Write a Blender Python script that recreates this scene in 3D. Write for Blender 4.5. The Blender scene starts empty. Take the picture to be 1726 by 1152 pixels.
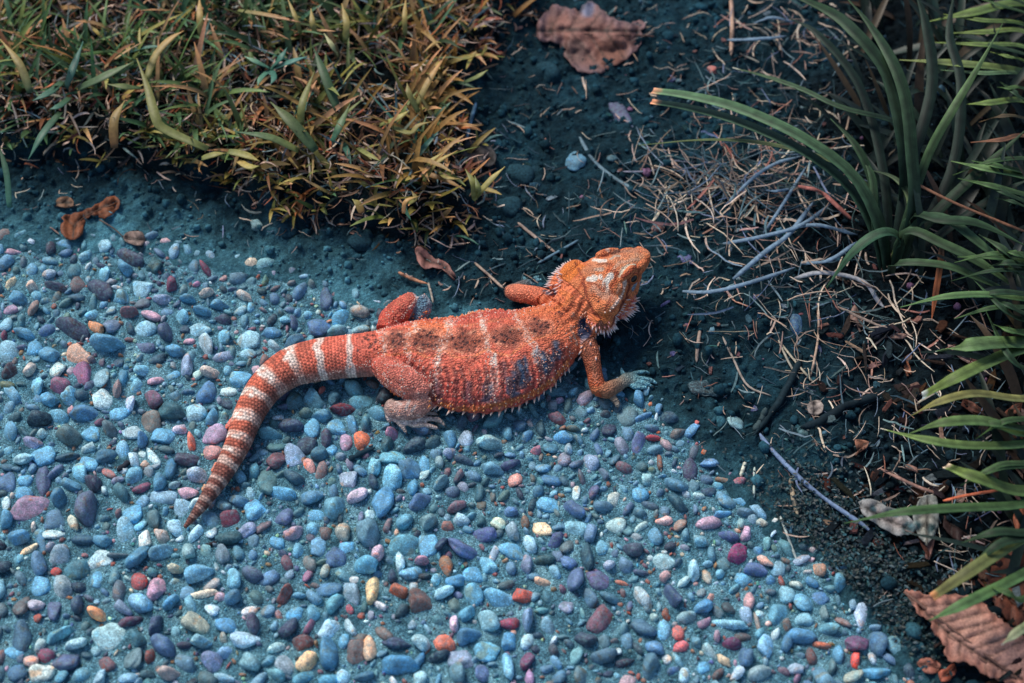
import bpy, math, random
import numpy as np
from mathutils import Vector, Matrix
from mathutils.bvhtree import BVHTree
from mathutils.geometry import delaunay_2d_cdt

random.seed(7)
rng = np.random.default_rng(11)
scene = bpy.context.scene
COL = scene.collection

# ---------------------------------------------------------------- camera
PITCH = math.radians(56.0)
DIST = 1.25
HFOV = math.radians(38.0)
cam_data = bpy.data.cameras.new('camera')
cam = bpy.data.objects.new('camera', cam_data)
COL.objects.link(cam)
cam_data.sensor_width = 36.0
cam_data.lens = 18.0 / math.tan(HFOV / 2)
cam_data.clip_start = 0.01
cam_data.clip_end = 200.0
CAM = Vector((0, -DIST * math.cos(PITCH), DIST * math.sin(PITCH)))
cam.location = CAM
cam.rotation_euler = (math.pi / 2 - PITCH, 0, 0)
cam_data.dof.use_dof = True
cam_data.dof.focus_distance = 1.215
cam_data.dof.aperture_fstop = 4.0
scene.camera = cam
scene.render.resolution_x = 1024
scene.render.resolution_y = 683

# ---------------------------------------------------------------- light
SUN_EL, SUN_AZ = 52.0, -38.0       # azimuth measured from +Y towards +X
world = bpy.data.worlds.new('World')
scene.world = world
world.use_nodes = True
wn = world.node_tree.nodes
sky = wn.new('ShaderNodeTexSky')
sky.sky_type = 'NISHITA'
sky.sun_disc = False
sky.sun_elevation = math.radians(SUN_EL)
sky.sun_rotation = math.radians(SUN_AZ)
world.node_tree.links.new(sky.outputs[0], wn['Background'].inputs[0])
wn['Background'].inputs[1].default_value = 0.12
sun_d = bpy.data.lights.new('sun', 'SUN')
sun_d.energy = 2.8
sun_d.angle = math.radians(20)
sun_d.color = (1.0, 0.93, 0.84)
sun = bpy.data.objects.new('sun', sun_d)
COL.objects.link(sun)
az, el = math.radians(SUN_AZ), math.radians(SUN_EL)
sdir = Vector((math.sin(az) * math.cos(el), math.cos(az) * math.cos(el), math.sin(el)))
sun.rotation_euler = (-sdir).to_track_quat('-Z', 'Y').to_euler()
sun.location = sdir * 5
vs = scene.view_settings
vs.view_transform = 'Standard'
vs.look = 'None'
vs.exposure = 0.40
vs.gamma = 1.0
vs.use_curve_mapping = False

# ---------------------------------------------------------------- helpers
TH = math.tan(HFOV / 2)
MM = 0.001
FX = Vector((1, 0, 0))
FU = Vector((0, math.sin(PITCH), math.cos(PITCH)))
FF = Vector((0, math.cos(PITCH), -math.sin(PITCH)))

def raydir(px, py):
    return (FF + FX * ((px - 863) / 863 * TH) + FU * (-(py - 576) / 863 * TH)).normalized()

def G(px, py, z=0.0):
    """the point at height z that stands at photo position px, py"""
    d = raydir(px, py)
    return CAM + d * ((z - CAM.z) / d.z)

def Gn(pts, z=0.0):
    return np.array([tuple(G(p[0], p[1], z)) for p in pts])

PXM = 2 * DIST * TH / 1726      # metres per photo pixel near the middle

def lin(c):
    c = np.asarray(c, float) / 255.0
    return np.where(c <= 0.04045, c / 12.92, ((c + 0.055) / 1.055) ** 2.4)

KB = 0.95
def tonel(c, k=None):
    """a seen colour to a base colour"""
    return lin(c) * (KB if k is None else k)
def tone(c, k=None, ds=0.17):
    """the same, a little greyer, for dusty stone and plant stuff"""
    v = lin(c) * (KB if k is None else k)
    l = (v * (0.25, 0.6, 0.15)).sum(-1, keepdims=True)
    return v * (1 - ds) + l * ds * np.array((0.86, 1.05, 1.06))

def sm(a, b, x):
    t = np.clip((x - a) / (b - a), 0, 1)
    return t * t * (3 - 2 * t)

_lat2 = rng.random((256, 256))
def noise2(x, y, seed=0):
    x = np.asarray(x, float) + seed * 17.31; y = np.asarray(y, float) + seed * 9.73
    xi = np.floor(x).astype(int); yi = np.floor(y).astype(int)
    fx = x - xi; fy = y - yi
    fx = fx * fx * (3 - 2 * fx); fy = fy * fy * (3 - 2 * fy)
    a = _lat2[xi & 255, yi & 255]; b = _lat2[(xi + 1) & 255, yi & 255]
    c = _lat2[xi & 255, (yi + 1) & 255]; d = _lat2[(xi + 1) & 255, (yi + 1) & 255]
    return (a * (1 - fx) + b * fx) * (1 - fy) + (c * (1 - fx) + d * fx) * fy

def fbm2(x, y, oct=4, seed=0):
    s = 0; a = 1; t = 0
    for i in range(oct):
        s = s + a * noise2(x * 2 ** i, y * 2 ** i, seed + i * 3); t += a; a *= 0.5
    return s / t

_lat3 = rng.random((32, 32, 32))
def noise3(p, f, seed=0):
    q = p * f + seed * 7.77
    i = np.floor(q).astype(int); w = q - i; w = w * w * (3 - 2 * w)
    r = 0
    for dx in (0, 1):
        for dy in (0, 1):
            for dz in (0, 1):
                v = _lat3[(i[:, 0] + dx) & 31, (i[:, 1] + dy) & 31, (i[:, 2] + dz) & 31]
                r = r + v * (w[:, 0] if dx else 1 - w[:, 0]) * (w[:, 1] if dy else 1 - w[:, 1]) * (w[:, 2] if dz else 1 - w[:, 2])
    return r

def sdist(poly, x, y):
    """signed distance to a closed polygon, positive inside"""
    x = np.asarray(x, float); y = np.asarray(y, float)
    d = np.full(x.shape, 1e9); ins = np.zeros(x.shape, bool)
    n = len(poly)
    for i in range(n):
        x0, y0 = poly[i][:2]; x1, y1 = poly[(i + 1) % n][:2]
        ex, ey = x1 - x0, y1 - y0
        t = np.clip(((x - x0) * ex + (y - y0) * ey) / (ex * ex + ey * ey + 1e-12), 0, 1)
        d = np.minimum(d, np.hypot(x - x0 - t * ex, y - y0 - t * ey))
        c = ((y0 > y) != (y1 > y))
        with np.errstate(divide='ignore', invalid='ignore'):
            c &= x < (x1 - x0) * (y - y0) / (y1 - y0 + 1e-15) + x0
        ins ^= c
    return np.where(ins, d, -d)

class MB:
    def __init__(self):
        self.v = []; self.f = []; self.c = []; self.n = 0
    def add(self, v, f, c):
        v = np.asarray(v, float)
        self.v.append(v)
        self.f.extend([tuple(int(k) + self.n for k in q) for q in f])
        c = np.asarray(c, float)
        if c.ndim == 1: c = np.tile(c, (len(v), 1))
        self.c.append(c[:, :3]); self.n += len(v)
    def build(self, name, mat, parent=None, smooth=True, origin=None):
        v = np.concatenate(self.v)
        if origin is None and parent is None:
            origin = np.array([v[:, 0].mean(), v[:, 1].mean(), v[:, 2].min()])
        if origin is not None:
            v = v - np.asarray(origin)
        me = bpy.data.meshes.new(name)
        me.from_pydata(v.tolist(), [], self.f)
        setcol(me, np.concatenate(self.c))
        if smooth: me.polygons.foreach_set('use_smooth', [True] * len(me.polygons))
        me.materials.append(mat)
        o = bpy.data.objects.new(name, me)
        COL.objects.link(o)
        if origin is not None: o.location = origin
        if parent is not None:
            o.parent = parent
            if origin is None: o.location = -parent.location
            else: o.location = Vector(origin) - parent.location
        return o

def setcol(me, c, name='col'):
    a = me.color_attributes.new(name, 'FLOAT_COLOR', 'POINT')
    c4 = np.ones((len(c), 4), np.float32); c4[:, :3] = c
    a.data.foreach_set('color', c4.ravel())

def tag(o, label=None, cat=None, group=None, kind=None):
    if label: o['label'] = label
    if cat: o['category'] = cat
    if group: o['group'] = group
    if kind: o['kind'] = kind
    return o

def empty(name, loc):
    o = bpy.data.objects.new(name, None)
    COL.objects.link(o); o.location = loc
    o.empty_display_size = 0.02
    return o

def grid_mesh(xs, ys, zf, keep=None):
    X, Y = np.meshgrid(xs, ys)
    Z = zf(X, Y)
    nx, ny = len(xs), len(ys)
    idx = np.arange(nx * ny).reshape(ny, nx)
    q = np.stack([idx[:-1, :-1], idx[:-1, 1:], idx[1:, 1:], idx[1:, :-1]], -1).reshape(-1, 4)
    v = np.stack([X, Y, Z], -1).reshape(-1, 3)
    if keep is not None:
        k = keep(X, Y).reshape(-1)
        q = q[k[q].all(1)]
        used = np.zeros(len(v), bool); used[q] = True
        m = np.cumsum(used) - 1
        v = v[used]; q = m[q]
    return v, q

def np_mesh(name, v, q):
    me = bpy.data.meshes.new(name)
    me.vertices.add(len(v)); me.vertices.foreach_set('co', v.astype(np.float32).ravel())
    k = q.shape[1]
    me.loops.add(len(q) * k); me.loops.foreach_set('vertex_index', q.astype(np.int32).ravel())
    me.polygons.add(len(q))
    me.polygons.foreach_set('loop_start', np.arange(0, len(q) * k, k, dtype=np.int32))
    me.polygons.foreach_set('loop_total', np.full(len(q), k, np.int32))
    me.update(calc_edges=True)
    me.polygons.foreach_set('use_smooth', [True] * len(q))
    return me

# ---------------------------------------------------------------- materials
def new_mat(name, rough=0.7, spec=0.3):
    m = bpy.data.materials.new(name); m.use_nodes = True
    nt = m.node_tree; b = nt.nodes['Principled BSDF']
    b.inputs['Roughness'].default_value = rough
    b.inputs['Specular IOR Level'].default_value = spec
    return m, nt, b

def N(nt, t, **kw):
    n = nt.nodes.new(t)
    for k, v in kw.items():
        if k in n.inputs.keys(): n.inputs[k].default_value = v
        else: setattr(n, k, v)
    return n

def ramp(nt, src, stops):
    r = nt.nodes.new('ShaderNodeValToRGB')
    el = r.color_ramp.elements
    while len(el) < len(stops): el.new(0.5)
    for e, (p, c) in zip(el, stops):
        e.position = p; e.color = (c, c, c, 1) if not hasattr(c, '__len__') else (*c, 1)
    nt.links.new(src, r.inputs[0]); return r.outputs[0]

def mixc(nt, fac, a, b, mode='MIX'):
    m = nt.nodes.new('ShaderNodeMix'); m.data_type = 'RGBA'; m.blend_type = mode
    for sock, val in ((m.inputs[0], fac), (m.inputs[6], a), (m.inputs[7], b)):
        if hasattr(val, 'is_linked'): nt.links.new(val, sock)
        elif isinstance(val, (int, float)): sock.default_value = val
        else: sock.default_value = (*val, 1) if len(val) == 3 else val
    return m.outputs[2]

def attr_mat(name, rough=0.7, spec=0.3, var=0.35, vscale=400, bump=0.3, bscale=1500, bdist=0.0004, trans=0.0, coat=0.0):
    """the colour attribute with mottling and a fine relief"""
    m, nt, b = new_mat(name, rough, spec)
    at = N(nt, 'ShaderNodeAttribute', attribute_name='col')
    tc = N(nt, 'ShaderNodeTexCoord')
    n1 = N(nt, 'ShaderNodeTexNoise', Scale=vscale, Detail=5.0)
    nt.links.new(tc.outputs['Object'], n1.inputs['Vector'])
    f = ramp(nt, n1.outputs[0], [(0.3, 1 - var), (0.7, 1 + var * 0.8)])
    c = mixc(nt, 1.0, at.outputs['Color'], f, 'MULTIPLY')
    nt.links.new(c, b.inputs['Base Color'])
    n2 = N(nt, 'ShaderNodeTexNoise', Scale=bscale, Detail=4.0)
    nt.links.new(tc.outputs['Object'], n2.inputs['Vector'])
    bp = N(nt, 'ShaderNodeBump', Strength=bump, Distance=bdist)
    nt.links.new(n2.outputs[0], bp.inputs['Height']); nt.links.new(bp.outputs[0], b.inputs['Normal'])
    if coat: b.inputs['Coat Weight'].default_value = coat
    return m
# ---------------------------------------------------------------- ground shape
EDGE_PX = [(-60, 380), (0, 388), (100, 396), (230, 388), (330, 412), (450, 440), (560, 474), (640, 502), (760, 540), (900, 585),
           (1010, 622), (1100, 655), (1170, 715), (1240, 795), (1310, 875), (1400, 940), (1470, 1030), (1530, 1100), (1580, 1175)]
_e = Gn(EDGE_PX)[:, :2]
PATH = [(-3.0, _e[0][1] - 0.05)] + [tuple(p) for p in _e] + [(_e[-1][0] + 0.25, _e[-1][1] - 0.35), (1.2, -3.0), (-3.0, -3.0)]
LAWN_PX = [(-60, 262), (60, 265), (200, 285), (340, 300), (450, 350), (560, 380), (650, 395), (760, 405), (815, 345), (800, 250), (760, 180), (830, 100), (880, 20), (900, -60)]
_l = Gn(LAWN_PX)[:, :2]
LAWN = [(-3.0, _l[0][1] + 0.02)] + [tuple(p) for p in _l] + [(_l[-1][0] + 0.25, 3.0), (-3.0, 3.0)]

def H(x, y):
    x = np.asarray(x, float); y = np.asarray(y, float)
    w = (fbm2(x * 60, y * 60, 3, 5) - 0.5)
    dp = sdist(PATH, x, y) + w * 0.030
    dl = sdist(LAWN, x, y) + (fbm2(x * 45, y * 45, 3, 9) - 0.5) * 0.04
    big = (fbm2(x * 14, y * 14, 3, 1) - 0.5) * 0.012
    mid = (fbm2(x * 55, y * 55, 3, 2) - 0.5) * 0.012
    fine = (fbm2(x * 190, y * 190, 3, 3) - 0.5) * 0.0078
    out = 0.0015 + 0.004 * sm(0, 0.05, -dp) + big * sm(0, .08, -dp) + mid * sm(-0.005, .03, -dp)
    # washed-in silt lies thin over the first few centimetres of the path's upper edge
    top = sm(0.02, 0.06, y + 0.15 * x)
    depth = 0.030 + 0.045 * top
    inside = 0.0018 - 0.0085 * sm(0.0, 1.0, dp / depth) + (fbm2(x * 35, y * 35, 3, 6) - 0.5) * 0.0045
    z = np.where(dp > 0, inside, out) + fine * np.where(dp > 0, 0.35, 1.0)
    z = z + 0.022 * sm(-0.003, 0.016, dl)
    return z

def Hs(x, y):
    return float(H(np.array([x]), np.array([y]))[0])

def GH(px, py, dz=0.0):
    p = G(px, py, 0.003)
    for _ in range(2):
        p = G(px, py, Hs(p.x, p.y) + dz)
    return p

def spaced(a0, a1, step, far):
    core = np.arange(a0, a1, step)
    g = []; s = step; x = 0
    while x < far: s *= 1.25; x += s; g.append(x)
    return np.concatenate([a0 - np.array(g)[::-1], core, core[-1] + np.array(g)])

# soil sheet
m_soil, nt, b = new_mat('soil', 0.95, 0.12)
tc = N(nt, 'ShaderNodeTexCoord')
at = N(nt, 'ShaderNodeAttribute', attribute_name='col')
n1 = N(nt, 'ShaderNodeTexNoise', Scale=160.0, Detail=8.0, Roughness=0.7)
n2 = N(nt, 'ShaderNodeTexVoronoi', Scale=330.0)
n3 = N(nt, 'ShaderNodeTexNoise', Scale=1100.0, Detail=4.0, Roughness=0.7)
for n in (n1, n2, n3): nt.links.new(tc.outputs['Object'], n.inputs['Vector'])
f = ramp(nt, n1.outputs[0], [(0.3, 0.45), (0.55, 1.0), (0.75, 1.7)])
c = mixc(nt, 1.0, at.outputs['Color'], f, 'MULTIPLY')
f2 = ramp(nt, n3.outputs[0], [(0.35, 0.6), (0.55, 1.0), (0.68, 1.9)])
c = mixc(nt, 1.0, c, f2, 'MULTIPLY')
nt.links.new(c, b.inputs['Base Color'])
ad = N(nt, 'ShaderNodeMath', operation='MULTIPLY_ADD'); ad.inputs[1].default_value = 0.5
nt.links.new(n3.outputs[0], ad.inputs[0]); nt.links.new(n1.outputs[0], ad.inputs[2])
ad2 = N(nt, 'ShaderNodeMath', operation='MULTIPLY_ADD'); ad2.inputs[1].default_value = -0.5
nt.links.new(n2.outputs['Distance'], ad2.inputs[0]); nt.links.new(ad.outputs[0], ad2.inputs[2])
bp = N(nt, 'ShaderNodeBump', Strength=0.9, Distance=0.0035)
nt.links.new(ad2.outputs[0], bp.inputs['Height']); nt.links.new(bp.outputs[0], b.inputs['Normal'])

SOIL = tone((17, 54, 66)); SILT = tone((60, 120, 136)); LAWNSOIL = tone((11, 25, 28)); BED = tone((9, 26, 33))
def soil_col(x, y):
    x = np.asarray(x, float); y = np.asarray(y, float)
    w = (fbm2(x * 40, y * 40, 3, 4) - 0.5)
    dp = sdist(PATH, x, y); dl = sdist(LAWN, x, y)
    lo = sm(-0.05, 0.06, y + 0.15 * x)
    silt = sm(-0.022 - 0.030 * lo, 0.010, dp + w * 0.06) * (0.45 + 0.55 * lo)
    c = SOIL * (1 - silt)[..., None] + SILT * silt[..., None]
    bed = sm(0.22, 0.36, x + 0.2 * (fbm2(x * 12, y * 12, 2, 8) - 0.5))[..., None]
    bed = bed * (1 - silt[..., None])
    c = c * (1 - bed) + BED * bed
    lw = sm(-0.015, 0.02, dl + w * 0.03)[..., None]
    c = c * (1 - lw) + LAWNSOIL * lw
    patch = sm(0.52, 0.66, fbm2(x * 22, y * 22, 3, 12))[..., None] * 0.55
    return c * (1 + patch)

xs = spaced(-0.56, 0.60, 0.0021, 6.0); ys = spaced(-0.42, 0.56, 0.0021, 6.0)
v, q = grid_mesh(xs, ys, H)
me = np_mesh('soil_ground', v, q)
setcol(me, soil_col(v[:, 0], v[:, 1]))
me.materials.append(m_soil)
soil = bpy.data.objects.new('soil_ground', me); COL.objects.link(soil)
tag(soil, 'dark crumbly teal-grey soil between path, lawn and planting bed', kind='structure')

# concrete of the path
m_cem, nt, b = new_mat('cement', 0.9, 0.2)
tc = N(nt, 'ShaderNodeTexCoord')
n1 = N(nt, 'ShaderNodeTexNoise', Scale=55.0, Detail=6.0, Roughness=0.7)
n2 = N(nt, 'ShaderNodeTexVoronoi', Scale=620.0)
n3 = N(nt, 'ShaderNodeTexNoise', Scale=1300.0, Detail=4.0, Roughness=0.75)
for n in (n1, n2, n3): nt.links.new(tc.outputs['Object'], n.inputs['Vector'])
a = ramp(nt, n1.outputs[0], [(0.35, tuple(tone((40, 88, 104)))), (0.5, tuple(tone((74, 130, 148)))), (0.68, tuple(tone((122, 176, 188))))])
g = ramp(nt, n3.outputs[0], [(0.38, 0.3), (0.5, 1.0), (0.62, 2.4)])
c = mixc(nt, 1.0, a, g, 'MULTIPLY')
sp = ramp(nt, n2.outputs['Color'], [(0.0, 0.6), (0.6, 1.0), (0.95, 1.9)])
c = mixc(nt, 0.8, c, sp, 'MULTIPLY')
nt.links.new(c, b.inputs['Base Color'])
ad = N(nt, 'ShaderNodeMath', operation='MULTIPLY_ADD'); ad.inputs[1].default_value = -0.8
nt.links.new(n2.outputs['Distance'], ad.inputs[0]); nt.links.new(n3.outputs[0], ad.inputs[2])
bp = N(nt, 'ShaderNodeBump', Strength=1.0, Distance=0.0016)
nt.links.new(ad.outputs[0], bp.inputs['Height']); nt.links.new(bp.outputs[0], b.inputs['Normal'])

def HP(x, y):
    d = sdist(PATH, x, y)
    return (fbm2(x * 90, y * 90, 3, 21) - 0.5) * 0.0022 - 0.0015 - 0.03 * sm(0.0, 0.025, -d)
xs = spaced(-0.56, 0.60, 0.004, 2.6); ys = spaced(-0.42, 0.20, 0.004, 2.6)
v, q = grid_mesh(xs, ys, HP, lambda X, Y: sdist(PATH, X, Y) > -0.03)
me = np_mesh('aggregate_path', v, q)
me.materials.append(m_cem)
path = bpy.data.objects.new('aggregate_path', me); COL.objects.link(path)
tag(path, 'exposed aggregate concrete path full of small coloured pebbles', kind='structure')

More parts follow.
